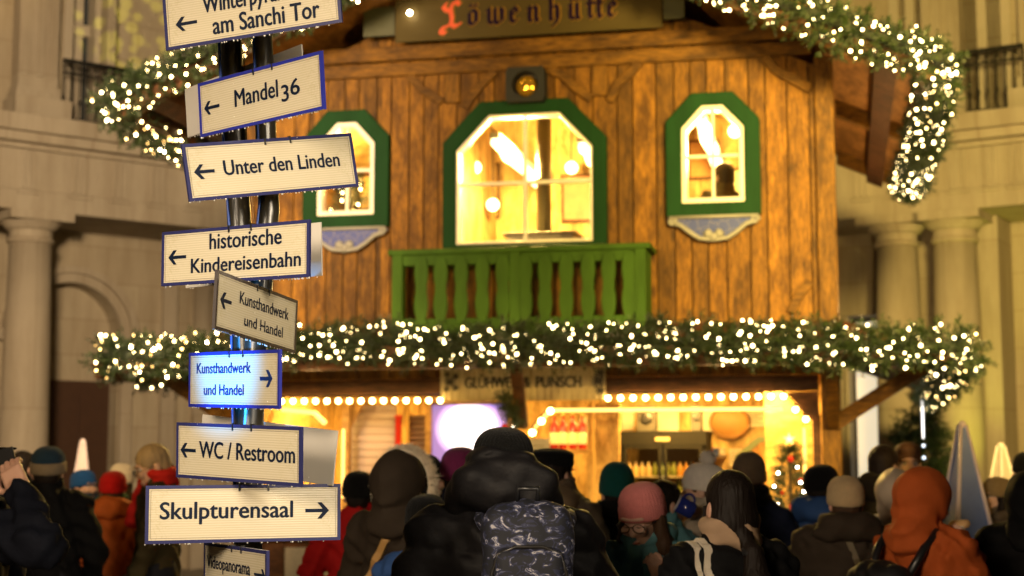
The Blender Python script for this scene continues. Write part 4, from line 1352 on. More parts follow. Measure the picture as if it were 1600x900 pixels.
# Christmas tree on the bar end
def fir_tree(name, base, h, rad, n, label, cat, lean=0, ex=1.0, nl=.05, nw=.006, sl=.14, stand=True, deco=True):
    e = empty(name, base, 0, label, cat)
    MB().tube([(0, 0, -.02), (0, 0, h * .97)], [.025 * h / .9, .006], 8).build('trunk', TWIG, e)
    m = MB(); bs, ds = [], []
    for i in range(n):
        t = RNG.uniform(0, 1) ** 1.5
        z = h * (.08 + .9 * t)
        tier = .72 + .28 * ((t * 7) % 1 < .55)
        rr = rad * (1 - t) ** ex * tier * math.sqrt(RNG.uniform(.1, 1)) + .01
        a = RNG.uniform(0, 2 * math.pi)
        bs.append(np.array([rr * math.cos(a), rr * math.sin(a), z - rr * .25]))
        ds.append(np.array([math.cos(a), math.sin(a), RNG.uniform(-.2, .5)]))
    sprigs(m, bs, ds, sl, 14, nl, nw)
    m.build('crown', NEEDLES, e)
    return e
tx, tz = cx(1236, 830, -.05)
tb = CF.world(tx, -.05, 1.02)
tr = fir_tree('christmas_tree', tuple(tb), .78, .23, 420, 'small decorated Christmas tree with red baubles at the right end of the bar', 'Christmas tree', sl=.10, nl=.04)
MB().lathe([(.08, -.035), (.1, .06), (.105, .07)], 14).build('pot', plain('dark_pot', (.05, .03, .02), .6), tr)
RB = plain('red_bauble', (.55, .02, .01), .12, .3)
for (px, py) in ((1235, 717), (1237, 793), (1222, 770), (1250, 750)):
    x, z = cx(px, py, -.28)
    q = CF.world(x, -.20, z) - tb
    MB().ball(tuple(q), .030 if py in (717, 793) else .018, 12, 8).build('bauble', RB, tr, True)
CW = glow('cool_light', (1, .92, .75), 45)
TL = bulb_mesh(.009, CW, 'tree_light')
for (px, py) in ((1216, 739), (1215, 788), (1241, 783), (1251, 754), (1256, 768), (1234, 818), (1222, 805), (1246, 730), (1258, 748), (1210, 760)):
    x, z = cx(px, py, -.2)
    o = bpy.data.objects.new('bulb', TL); col.objects.link(o); o.parent = tr; o.location = CF.world(x, -.22, z) - tb
x, z = cx(1222, 691, -.05)
sm_ = MB()
for k in range(5):
    a = math.pi / 2 + k * 2 * math.pi / 5
    sm_.prism([(.0, .0), (.018 * math.cos(a - .63), .018 * math.sin(a - .63)), (.055 * math.cos(a), .055 * math.sin(a)), (.018 * math.cos(a + .63), .018 * math.sin(a + .63))], -.006 - .0003 * k, .006)
so = sm_.build('star', glow('star_light', (1, .75, .3), 2.5), tr); so.location = (0, 0, .82)
x, z = cx(545, 320, .5)
it = fir_tree('christmas_tree', tuple(CF.world(x, .55, 3.5)), 1.05, .42, 420, 'lit Christmas tree with red bauble behind the left upper window', 'Christmas tree', sl=.13, nl=.05)
MB().lathe([(.12, -.95), (.14, -.05), (.16, .0)], 14).build('stand', plain('dark_pot', None), it)
MB().ball((.22, -.36, .18), .05, 12, 8).build('bauble', RB, it, True)
for k in range(26):
    a = RNG.uniform(math.pi, 2 * math.pi); zz = RNG.uniform(.1, .95); rr = .40 * (1 - zz) + .05
    o = bpy.data.objects.new('bulb', FAIRY); col.objects.link(o); o.parent = it; o.location = (rr * math.cos(a), rr * math.sin(a), zz)
# fir branch with bauble at the middle brace
x, z = cx(795, 640, -.4)
fb_ = empty('fir_branch', tuple(CF.world(x, -.45, z)), 0, 'fir branch with red bauble tied to the middle canopy brace', 'branch')
m = MB(); bs, ds = [], []
for i in range(110):
    t = RNG.uniform(-1, 1)
    bs.append(np.array([.10 * t * .6 + .02, RNG.normal() * .05, -.12 * t + RNG.normal() * .03])); ds.append(np.array([RNG.normal(), RNG.normal(), RNG.normal() - .2]))
sprigs(m, bs, ds, .12, 14, .045, .006); m.build('sprig', NEEDLES, fb_)
MB().ball((-.03, -.1, -.16), .03, 12, 8).build('bauble', RB, fb_, True)
o = bpy.data.objects.new('bulb', TL); col.objects.link(o); o.parent = fb_; o.location = (.05, -.1, -.16)
# tree outside on the right with hanging light
bp_ = at(1442, 860, 18.5)
pt_ = fir_tree('fir_tree', (bp_[0], 18.5, .25), 2.0, .66, 1500, 'dark bushy fir tree right of the chalet corner post behind the couple', 'tree', nl=.07, nw=.010, sl=.2, ex=.55)
MB().lathe([(.18, -.25), (.24, .05), (.25, .06)], 16).build('pot', plain('planter_grey', (.08, .075, .07), .7), pt_)
hp = at(1441, 625, 17.2)
hl = empty('hanging_light', tuple(hp), 0, 'vertical cool white light rod hanging below the right garland end', 'lamp')
MB().tube([(0, 0, .3), (0, 0, 0)], .004, 6).build('cord', BLACK, hl)
lamp('POINT', 'fir_fill', (hp[0] - .2, 16.9, hp[2] - .3), 14, (1, .88, .62), None, .1)  # added point light beside the rod, brightens the fir tree
MB().tube([(0, 0, 0), (0, 0, -.42)], .010, 8).build('rod', glow('icicle_light', (.9, .92, 1.0), 1.6), hl)
CB = bulb_mesh(.016, glow('blue_white_light', (.75, .85, 1), 3), 'dot')
for k in range(5):
    o = bpy.data.objects.new('bulb', CB); col.objects.link(o); o.parent = hl; o.location = (.0, 0, -.5 - .13 * k)

# frosted pyramids
cm, nt, b = new_mat('frosted_cone')
tc = N(nt, 'ShaderNodeTexCoord')
n1 = N(nt, 'ShaderNodeTexNoise', i_Scale=7.0, i_Detail=5.0)
nt.links.new(tc.outputs['Object'], n1.inputs['Vector'])
nt.links.new(mix_rgb(nt, n1.outputs['Fac'], (.045, .085, .26), (.14, .21, .46)), b.inputs['Base Color'])
b.inputs['Roughness'].default_value = .4
EDGE = plain('frosted_edge', (.62, .52, .52), .45, vary=.2, scale=12)
PALEC = plain('pale_cone_face', (.42, .36, .32), .5, vary=.2)
def pyramid(px, py_top, py_bot, wpx, Y, label, face, tilt=.3):
    tp, bt = at(px, py_top, Y), at(px, py_bot, Y)
    h = tp[2] - bt[2]
    wd = wpx * Y / FPX * .43
    e = empty('frosted_pyramid', (bt[0], Y, bt[2]), tilt, label, 'decoration')
    tw = wd * .13
    MB().add([(-wd, -wd, 0), (wd, -wd, 0), (wd, wd, 0), (-wd, wd, 0), (-tw, -tw, h), (tw, -tw, h), (tw, tw, h), (-tw, tw, h)], [(0, 1, 5, 4), (1, 2, 6, 5), (2, 3, 7, 6), (3, 0, 4, 7), (4, 5, 6, 7), (3, 2, 1, 0)]).build('faces', face, e)
    ed = MB()
    for sx, sy in ((-1, -1), (1, -1), (1, 1), (-1, 1)):
        ed.tube([(sx * wd, sy * wd, 0), (sx * tw, sy * tw, h)], [wd * .13, wd * .07], 6)
    ed.ball((0, 0, h), tw * 1.5, 8, 6)
    ed.build('edge', EDGE, e, True)
    MB().box(-wd - .08, wd + .08, -wd - .08, wd + .08, -bt[2], -.05).box(-wd - .14, wd + .14, -wd - .14, wd + .14, -.05, -.003).build('plinth', plain('plinth_black', (.015, .015, .016), .6), e)
pyramid(1510, 664, 868, 80, 9.5, 'tall blue frosted pyramid with pale edges right of the orange hooded person', cm, .22)
pyramid(1570, 697, 870, 70, 13.5, 'slim pale frosted pyramid further back at the right edge', PALEC, .5)
pyramid(124, 690, 868, 58, 15.0, 'pale frosted pyramid behind the person in the blue beanie', PALEC, .2)

# ------------------------------------------------------------------ signpost
BARK = plain('dark_pole_bark', (.030, .026, .018), .3, vary=.5, scale=14, bump=.5, bscale=18, stretch=(1, 1, .15), spec=.7)
spo = empty('signpost', (-.70, 4.18, 0), 0, 'two dark wet wooden poles carrying the stacked direction boards', 'signpost')
def W(px, py, Y): return Vector(at(px, py, Y)) - Vector((-.70, 4.18, 0))
MB().tube([W(361, -60, 4.24), W(362, 85, 4.24), W(373, 330, 4.24), W(384, 560, 4.26), W(388, 700, 4.26), Vector((-.0, .08, 0))], [.026, .030, .033, .034, .036, .04], 14).build('pole', BARK, spo, True)
MB().tube([W(404, -60, 4.16), W(411, 85, 4.16), W(420, 330, 4.16), W(398, 560, 4.18), W(390, 700, 4.18), Vector((.02, 0, 0))], [.026, .028, .029, .031, .035, .04], 14).build('pole', BARK, spo, True)
BLUEC = plain('blue_cable', (.012, .06, .32), .4)
MB().tube([W(338, -50, 4.17), W(343, 85, 4.17), W(350, 240, 4.17), W(358, 350, 4.17), W(362, 520, 4.2), W(364, 660, 4.2), W(366, 760, 4.2)], .0042, 6).build('cable', BLUEC, spo, True)
MB().tube([W(392, -50, 4.12), W(397, 85, 4.12), W(404, 230, 4.12), W(407, 300, 4.12), W(402, 350, 4.12), W(398, 430, 4.13)], .0035, 6).build('cable', BLUEC, spo, True)
MB().tube([W(381, 85, 4.2), W(386, 240, 4.2), W(397, 345, 4.2), W(399, 440, 4.2)], .0018, 5).build('wire', plain('copper_wire', (.35, .2, .08), .4, .6), spo, True)
MB().box(-.3, .3, -.3, .3, 0, .06).build('base_plate', plain('base_steel', (.06, .06, .06), .5, .5), spo, False, .01)

bdm, nt, b = new_mat('cream_board')
tc = N(nt, 'ShaderNodeTexCoord')
wvn = N(nt, 'ShaderNodeTexWave', wave_type='BANDS', bands_direction='Z')
wvn.inputs['Scale'].default_value = 52.0; wvn.inputs['Distortion'].default_value = .15
nt.links.new(tc.outputs['Object'], wvn.inputs['Vector'])
c = mix_rgb(nt, wvn.outputs['Fac'], (.56, .50, .36), (.68, .62, .49))
# faint scroll ornament printed in the corners
sepx = N(nt, 'ShaderNodeSeparateXYZ'); nt.links.new(tc.outputs['Object'], sepx.inputs[0])
absx = N(nt, 'ShaderNodeMath', operation='ABSOLUTE'); nt.links.new(sepx.outputs[0], absx.inputs[0])
mrx = N(nt, 'ShaderNodeMapRange'); mrx.inputs[1].default_value = .15; mrx.inputs[2].default_value = .24
nt.links.new(absx.outputs[0], mrx.inputs[0])
vor = N(nt, 'ShaderNodeTexNoise', i_Scale=26.0, i_Detail=1.0, i_Distortion=2.5); nt.links.new(tc.outputs['Object'], vor.inputs['Vector'])
rpv = N(nt, 'ShaderNodeValToRGB')
rpv.color_ramp.elements[0].position = .46; rpv.color_ramp.elements[0].color = (0, 0, 0, 1)
rpv.color_ramp.elements[1].position = .50; rpv.color_ramp.elements[1].color = (1, 1, 1, 1)
ee = rpv.color_ramp.elements.new(.56); ee.color = (0, 0, 0, 1)
nt.links.new(vor.outputs['Fac'], rpv.inputs[0])
mm_ = N(nt, 'ShaderNodeMath', operation='MULTIPLY'); nt.links.new(rpv.outputs[0], mm_.inputs[0]); nt.links.new(mrx.outputs[0], mm_.inputs[1])
m3 = N(nt, 'ShaderNodeMath', operation='MULTIPLY'); m3.inputs[1].default_value = .55; nt.links.new(mm_.outputs[0], m3.inputs[0])
c = mix_rgb(nt, m3.outputs[0], c, (.42, .37, .20))
# dirt specks and yellowing towards the ends
dn = N(nt, 'ShaderNodeTexNoise', i_Scale=9.0, i_Detail=6.0); nt.links.new(tc.outputs['Object'], dn.inputs['Vector'])
m4 = N(nt, 'ShaderNodeMath', operation='MULTIPLY'); m4.inputs[1].default_value = .5; nt.links.new(dn.outputs['Fac'], m4.inputs[0])
c = mix_rgb(nt, m4.outputs[0], c, (.55, .47, .28))
nt.links.new(c, b.inputs['Base Color'])
b.inputs['Roughness'].default_value = .22
b.inputs['Subsurface Weight'].default_value = 0.0
bpn = N(nt, 'ShaderNodeBump', i_Strength=.12, i_Distance=.002); nt.links.new(wvn.outputs['Fac'], bpn.inputs['Height']); nt.links.new(bpn.outputs[0], b.inputs['Normal'])
BOARD = bdm
NAVY = plain('navy_frame_print', (.030, .032, .115), .25, vary=.15)
BLUEF = plain('blue_frame_print', (.028, .035, .30), .25, vary=.15)
DARKF = plain('brown_frame_print', (.040, .030, .028), .25, vary=.15)
INKN = plain('navy_ink', (.006, .012, .032), .5, spec=.12)
INKB = plain('blue_ink', (.010, .030, .16), .3)
BACKW = plain('white_board_back', (.60, .56, .50), .35, vary=.06)
DROP = plain('water_drop', (.75, .72, .65), .05, spec=1.0)
LINE = plain('thin_print_line', (.25, .21, .15), .3)
BW, BH = .5, .146
BOARDS = {
 'S1': [-0.6695, 3.8982, 2.7638, -0.3091, 0.0639, 0.0713], 'S2': [-0.6548, 3.9596, 2.5509, -0.7303, 0.0023, 0.088],
 'S3': [-0.6224, 4.0174, 2.3776, 0.6384, 0.1845, 0.0112], 'S4': [-0.7255, 4.0365, 2.1493, -0.5384, -0.0113, 0.0235],
 'S5': [-0.6562, 4.0283, 1.9916, 1.3053, -0.051, 0.0107], 'S6': [-0.7229, 4.0417, 1.8226, -0.9173, -0.0397, 0.0312],
 'S7': [-0.7051, 4.0249, 1.6333, -0.719, -0.0414, 0.0508], 'S8': [-0.6872, 4.0618, 1.4796, 0.3128, 0.0066, -0.0017],
 'S9': [-0.7101, 4.0499, 1.3242, -1.0761, -0.001, 0.0148]}
def board_axes(v):
    X, Y, Z, yaw, roll, pit = v
    c_ = np.array([math.cos(yaw), math.sin(yaw), 0]); n_ = np.array([math.sin(yaw), -math.cos(yaw), 0])
    up = np.array([0, 0, 1.]) * math.cos(pit) + n_ * math.sin(pit)
    ux = c_ * math.cos(roll) + up * math.sin(roll); uz = -c_ * math.sin(roll) + up * math.cos(roll)
    return np.array([X, Y, Z]), ux, np.cross(uz, ux), uz
def board(v, label, frame, ink, lines, arrow, back=False, push=1.0):
    o, ux, uy, uz = board_axes(v)
    o = CAM + (o - CAM) * push
    e = empty('direction_sign', tuple(o), 0, label, 'sign', 'direction boards on the signpost')
    e.rotation_euler = Matrix((ux, uy, uz)).transposed().to_euler()
    def loc(px, py):
        d = ray(px, py)
        t = ((o - CAM) @ uy) / (d @ uy)
        p = CAM + d * t - o
        return float(p @ ux), float(p @ uz)
    hw_, hh_ = BW / 2, BH / 2
    MB().box(-hw_ + .001, hw_ - .001, 0, .005, -hh_ + .001, hh_ - .001).build('panel', BACKW if back else BOARD, e)
    dr_ = MB()
    for i in range(26):
        x = RNG.uniform(-hw_, hw_)
        dr_.ball((x, RNG.uniform(0, .005), -hh_ - .0012), RNG.uniform(.0012, .0026), 6, 4, 1, 1, 1.3)
    for i in range(5):
        dr_.ball((RNG.uniform(-hw_, hw_), -.001, RNG.uniform(-hh_, hh_)), RNG.uniform(.0008, .0015), 6, 4)
    tag(dr_.build('water_drops', DROP, e, True), kind='stuff')
    if back:
        return e
    t = .0085
    MB().ring([(-hw_, -hh_), (hw_, -hh_), (hw_, hh_), (-hw_, hh_)], [(-hw_ + t, -hh_ + t), (hw_ - t, -hh_ + t), (hw_ - t, hh_ - t), (-hw_ + t, hh_ - t)], -.0015, .0065).build('frame', frame, e)
    g_ = t + .004
    MB().ring([(-hw_ + g_, -hh_ + g_), (hw_ - g_, -hh_ + g_), (hw_ - g_, hh_ - g_), (-hw_ + g_, hh_ - g_)], [(-hw_ + g_ + .0012, -hh_ + g_ + .0012), (hw_ - g_ - .0012, -hh_ + g_ + .0012), (hw_ - g_ - .0012, hh_ - g_ - .0012), (-hw_ + g_ + .0012, hh_ - g_ - .0012)], -.0006, .001).build('border_line', LINE, e)
    m = MB()
    for (body, p0, p1, cap, *opt) in lines:
        x0, z0 = loc(*p0); x1, z1 = loc(*p1)
        cz = loc(p0[0], p0[1] - cap)[1] - z0
        # a straight baseline parallel to the board's long edge
        zm = (z0 + z1) / 2 if not opt else (z0 + z1) / 2 + opt[0]
        put_text(m, body, x0, zm, x1, zm, cz, .030, -.0012)
    m.build('lettering', ink, e)
    (ax, ay), (bx, by), size = arrow
    x0, z0 = loc(ax, ay); x1, z1 = loc(bx, by)
    zm = (z0 + z1) / 2
    s_ = 1 if x1 > x0 else -1
    hs = size / 2
    tw_ = size * .11
    am_ = MB()
    yq = -.0018
    am_.box(min(x0, x1 - s_ * tw_), max(x0, x1 - s_ * tw_), yq, .001, zm - tw_, zm + tw_)
    for q in (-1, 1):
        pts = [(x1, zm), (x1 - s_ * hs * .95, zm + q * hs), (x1 - s_ * hs * .95 - s_ * tw_ * 2.3, zm + q * hs), (x1 - s_ * tw_ * 2.9, zm)]
        am_.prism(pts if s_ * q > 0 else pts[::-1], yq - .0003 - .0002 * q, .001)
    am_.build('arrow', ink, e)
    tm = MB()
    for px_ in (-.015, .06):
        tm.box(px_ - .002, px_ + .002, -.003, .008, hh_ - .016, hh_ + .003)
    tm.build('cable_tie', BLACK, e)
    return e
board(BOARDS['S1'], 'topmost cream direction board reading am Sanchi Tor, arrow left', NAVY, INKN,
      [('Winterpyramide', (318, 21), (482, -8), 26), ('am Sanchi Tor', (334, 54), (500, 26), 27)], ((308, 34), (275, 39), .037))
board(BOARDS['S2'], 'tilted cream board with bright blue frame reading Mandel 36', BLUEF, INKN,
      [('Mandel', (368, 166), (435, 152), 26), ('6', (455, 149), (469, 146), 25), ('3', (441, 157), (452, 155), 25, -.003)], ((343, 165), (320, 170), .036))
board(BOARDS['S3'], 'cream board with navy frame reading Unter den Linden', NAVY, INKN, [('Unter den Linden', (351, 273), (531, 260), 23)], ((335, 267), (303, 269), .037))
board(BOARDS['S4'], 'cream board reading historische Kindereisenbahn, arrow left', NAVY, INKN, [('historische', (328, 389), (440, 381), 24), ('Kindereisenbahn', (299, 426), (470, 416), 22)], ((291, 401), (264, 403), .038))
board(BOARDS['S5'], 'sharply angled cream board with brown frame reading Kunsthandwerk und Handel, arrow left', DARKF, INKN, [('Kunsthandwerk', (374, 475), (450, 499), 19), ('und Handel', (381, 511), (441, 525), 17)], ((361, 473), (344, 468), .040))
board(BOARDS['S6'], 'blue lit board reading Kunsthandwerk und Handel, arrow right', BLUEF, INKB, [('Kunsthandwerk', (308, 583), (392, 583), 16), ('und Handel', (319, 618), (381, 616), 16)], ((407, 591), (426, 592), .043))
board(BOARDS['S7'], 'cream board reading WC / Restroom with arrow left', NAVY, INKN, [('WC / Restroom', (312, 716), (461, 722), 25)], ((306, 704), (283, 703), .038))
board(BOARDS['S8'], 'wide cream board reading Skulpturensaal with arrow right', NAVY, INKN, [('Skulpturensaal', (250, 811), (457, 808), 26)], ((477, 798), (514, 797), .042))
board(BOARDS['S9'], 'lowest angled board reading Videopanorama, cut by the picture edge', NAVY, INKN, [('Videopanorama', (324, 884), (391, 901), 19)], ((398, 897), (414, 900), .03))
board([-0.7061, 4.0124, 2.5725, -0.7022, 0.0894, 0.0295], 'blank white board back sticking out behind the Mandel 36 board', None, None, None, None, True, 1.06)
board([-0.6807, 4.045, 2.1448, -0.5674, 0.0061, 0.0496], 'blank white board back peeking out right of the historische Kindereisenbahn board', None, None, None, None, True, 1.06)
board([-0.6328, 4.0312, 1.6443, -0.60, -0.105, 0.0], 'blank white board back peeking out right of the WC board', None, None, None, None, True, 1.055)
#PEOPLE
# ------------------------------------------------------------------ people
class SDF:
    """signed distance field from smooth-joined round shapes, turned into one continuous skin"""
    def __init__(s, k=.03): s.p = []; s.k = k; s.post = []
    def cone(s, a, b, ra, rb, k=None):
        a, b = np.array(a, float), np.array(b, float)
        ab = b - a; L2 = max(ab @ ab, 1e-9)
        def f(P):
            t = np.clip(((P - a) @ ab) / L2, 0, 1)
            return np.linalg.norm(P - a - t[..., None] * ab, axis=-1) - (ra + (rb - ra) * t)
        s.p.append((f, k or s.k, 1)); return s
    def ell(s, c, r, k=None, sign=1, rot=None):
        c, r = np.array(c, float), np.array(r, float)
        def f(P):
            q = P - c
            if rot is not None: q = q @ rot
            k0 = np.linalg.norm(q / r, axis=-1)
            k1 = np.linalg.norm(q / (r * r), axis=-1)
            return k0 * (k0 - 1) / np.maximum(k1, 1e-6)
        s.p.append((f, k or s.k, sign)); return s
    def flatcone(s, a, b, ra, rb, fy, k=None):
        a, b = np.array(a, float), np.array(b, float)
        sc = np.array([1, 1 / fy, 1])
        a2, b2 = a * sc, b * sc
        ab = b2 - a2; L2 = ab @ ab
        def f(P):
            q = P * sc
            t = np.clip(((q - a2) @ ab) / L2, 0, 1)
            return (np.linalg.norm(q - a2 - t[..., None] * ab, axis=-1) - (ra + (rb - ra) * t)) * (fy * .5 + .5) * .95
        s.p.append((f, k or s.k, 1)); return s
    def box(s, c, h, r, k=None, rot=None):
        c, h = np.array(c, float), np.array(h, float) - r
        def f(P):
            q = P - c
            if rot is not None: q = q @ rot
            q = np.abs(q) - h
            return np.linalg.norm(np.maximum(q, 0), axis=-1) + np.minimum(q.max(-1), 0) - r
        s.p.append((f, k or s.k, 1)); return s
    def __call__(s, P):
        d = None
        for f, k, sg in s.p:
            e = f(P)
            if d is None: d = e
            elif sg > 0:
                h = np.clip(.5 + .5 * (d - e) / k, 0, 1)
                d = d + (e - d) * h - k * h * (1 - h)
            else:
                h = np.clip(.5 - .5 * (d + e) / k, 0, 1)
                d = d * (1 - h) - e * h + k * h * (1 - h)
        for g_ in s.post: d = g_(P, d)
        return d
    def mesh(s, lo, hi, res):
        lo, hi = np.array(lo, float), np.array(hi, float)
        n = np.ceil((hi - lo) / res).astype(int) + 1
        ax = [lo[i] + res * np.arange(n[i]) for i in range(3)]
        P = np.stack(np.meshgrid(*ax, indexing='ij'), -1)
        F = s(P)
        F[0], F[-1] = np.maximum(F[0], 1e-4), np.maximum(F[-1], 1e-4)
        F[:, 0], F[:, -1] = np.maximum(F[:, 0], 1e-4), np.maximum(F[:, -1], 1e-4)
        F[:, :, 0], F[:, :, -1] = np.maximum(F[:, :, 0], 1e-4), np.maximum(F[:, :, -1], 1e-4)
        S = F < 0
        nx, ny, nz = n - 1
        acc = np.zeros((nx, ny, nz, 3)); cnt = np.zeros((nx, ny, nz))
        cor = [(i, j, k) for i in (0, 1) for j in (0, 1) for k in (0, 1)]
        def sl(A, c): return A[c[0]:c[0] + nx, c[1]:c[1] + ny, c[2]:c[2] + nz]
        for a in cor:
            for d in range(3):
                if a[d]: continue
                b_ = list(a); b_[d] = 1
                fa, fb = sl(F, a), sl(F, b_)
                cr = (fa < 0) != (fb < 0)
                t = np.where(cr, fa / np.where(cr, fa - fb, 1), 0)
                for e in range(3):
                    acc[..., e] += np.where(cr, a[e] + (t if e == d else 0), 0)
                cnt += cr
        act = cnt > 0
        idx = -np.ones((nx, ny, nz), int); idx[act] = np.arange(act.sum())
        base = np.stack(np.meshgrid(np.arange(nx), np.arange(ny), np.arange(nz), indexing='ij'), -1)
        V = (acc[act] / cnt[act][:, None] + base[act]) * res + lo
        faces = []
        for d in range(3):
            u, v = (d + 1) % 3, (d + 2) % 3
            A = np.moveaxis(S, d, 0); 
            c0 = np.take(S, range(0, S.shape[d] - 1), d); c1 = np.take(S, range(1, S.shape[d]), d)
            ed = np.argwhere(c0 != c1)
            ok = (ed[:, u] > 0) & (ed[:, v] > 0) & (ed[:, u] < n[u] - 1) & (ed[:, v] < n[v] - 1)
            ed = ed[ok]
            if not len(ed): continue
            ins = c0[tuple(ed.T)]
            def I(du, dv):
                q = ed.copy(); q[:, u] -= du; q[:, v] -= dv
                return idx[tuple(q.T)]
            q = np.stack([I(1, 1), I(0, 1), I(0, 0), I(1, 0)], 1)
            q[~ins] = q[~ins][:, ::-1]
            faces.append(q)
        return V, np.concatenate(faces)

def np_mesh(name, parts, m, parent, smooth=True):
    vs, fs, b = [], [], 0
    for V, Fc in parts:
        vs.append(np.asarray(V)); fs += [tuple(int(i) + b for i in f) for f in Fc]; b += len(V)
    me = bpy.data.meshes.new(name)
    me.from_pydata(np.concatenate(vs).tolist(), [], fs)
    me.update()
    return link_mesh(name, me, m, parent, smooth)

def rotm(yaw=0, pitch=0, roll=0):
    return np.array(Matrix.Rotation(yaw, 3, 'Z') @ Matrix.Rotation(pitch, 3, 'X') @ Matrix.Rotation(roll, 3, 'Y'))

def head_sdf():
    s = SDF(.025)
    s.ell((0, -.012, .035), (.074, .093, .088)).ell((0, .028, -.035), (.058, .062, .085), .03).ell((0, .062, -.098), (.028, .024, .020), .03)
    s.cone((0, .088, .004), (0, .105, -.032), .007, .0125, .012)
    s.ell((.032, .086, -.02), (.026, .018, .022), .02).ell((-.032, .086, -.02), (.026, .018, .022), .02)
    s.ell((.032, .1, .008), (.019, .014, .011), .012, -1).ell((-.032, .1, .008), (.019, .014, .011), .012, -1)
    s.ell((0, .086, .03), (.055, .016, .010), .015)
    s.ell((.076, -.012, -.012), (.010, .020, .030), .008).ell((-.076, -.012, -.012), (.010, .020, .030), .008)
    s.ell((0, .091, -.066), (.022, .011, .0055), .006).ell((0, .089, -.077), (.019, .011, .006), .006)
    s.cone((0, -.02, -.07), (0, -.035, -.22), .052, .058, .03)
    return s
HEADS = {}
def head_mesh(res):
    if res not in HEADS: HEADS[res] = head_sdf().mesh((-.12, -.14, -.22), (.12, .15, .15), res)
    return HEADS[res]

def hand_mesh(wrist, fdir, palm, curl=.5, side=1, res=.005, spread=.0, thumb_in=.4):
    """palm, four fingers of unequal length in three bent pieces, thumb from the side of the palm"""
    f = np.array(fdir, float); f /= np.linalg.norm(f)
    p = np.array(palm, float); p -= f * (p @ f); p /= np.linalg.norm(p)
    x = np.cross(f, p) * side      # towards the thumb
    w_ = np.array(wrist, float)
    Lc = lambda a, b_, c: w_ + x * a + f * b_ - p * c
    s = SDF(.008)
    rot = np.stack([x, f, p], 1)
    s.box(Lc(0, .047, 0), (.040, .045, .014), .013, rot=rot)
    s.cone(Lc(0, -.06, 0), Lc(0, .01, 0), .028, .027, .02)
    s.ell(Lc(.026, .030, -.010), (.018, .028, .016), .012, rot=rot)
    for i, (a, L) in enumerate(((.029, .074), (.010, .084), (-.010, .077), (-.029, .060))):
        q = Lc(a, .086, 0); ang = 0.0
        seg = (.46, .30, .24)
        for j in range(3):
            ang += curl * (.9 if j == 0 else 1.05) + (.03 * i)
            d = f * math.cos(ang) + p * math.sin(ang) + x * spread * (1.5 - i) * .3
            q2 = q + d * L * seg[j]
            s.cone(q, q2, .0088 - j * .0009, .0082 - j * .0010, .003 if j else .006)
            q = q2
    q = Lc(.034, .018, -.006)
    for (L, a, b_, c) in ((.042, .75, .62, .25), (.034, .35 - thumb_in * .6, .85, .35), (.027, .1 - thumb_in, .85, .5)):
        d = x * a + f * b_ + p * c; d /= np.linalg.norm(d)
        q2 = q + d * L
        s.cone(q, q2, .0115, .0098, .005); q = q2
    lo = w_ - .20; hi = w_ + .20
    return s.mesh(lo, hi, res)

FAB = {}
def fabric(name, c, rough=.8, sheen=0, bump=.35, bscale=35, vary=.28):
    return plain('cloth_' + name, c, rough, vary=vary, scale=7, bump=bump, bscale=bscale, sheen=sheen, spec=.12)
def knit(name, c):
    return plain('knit_' + name, c, .9, vary=.2, scale=40, bump=.6, bscale=160, sheen=.06, spec=.08)
HAIRM = {}
def hair_mat(name, c):
    return plain('hair_' + name, c, .55, vary=.6, scale=40, bump=.7, bscale=90, stretch=(1, 1, .08), spec=.18)

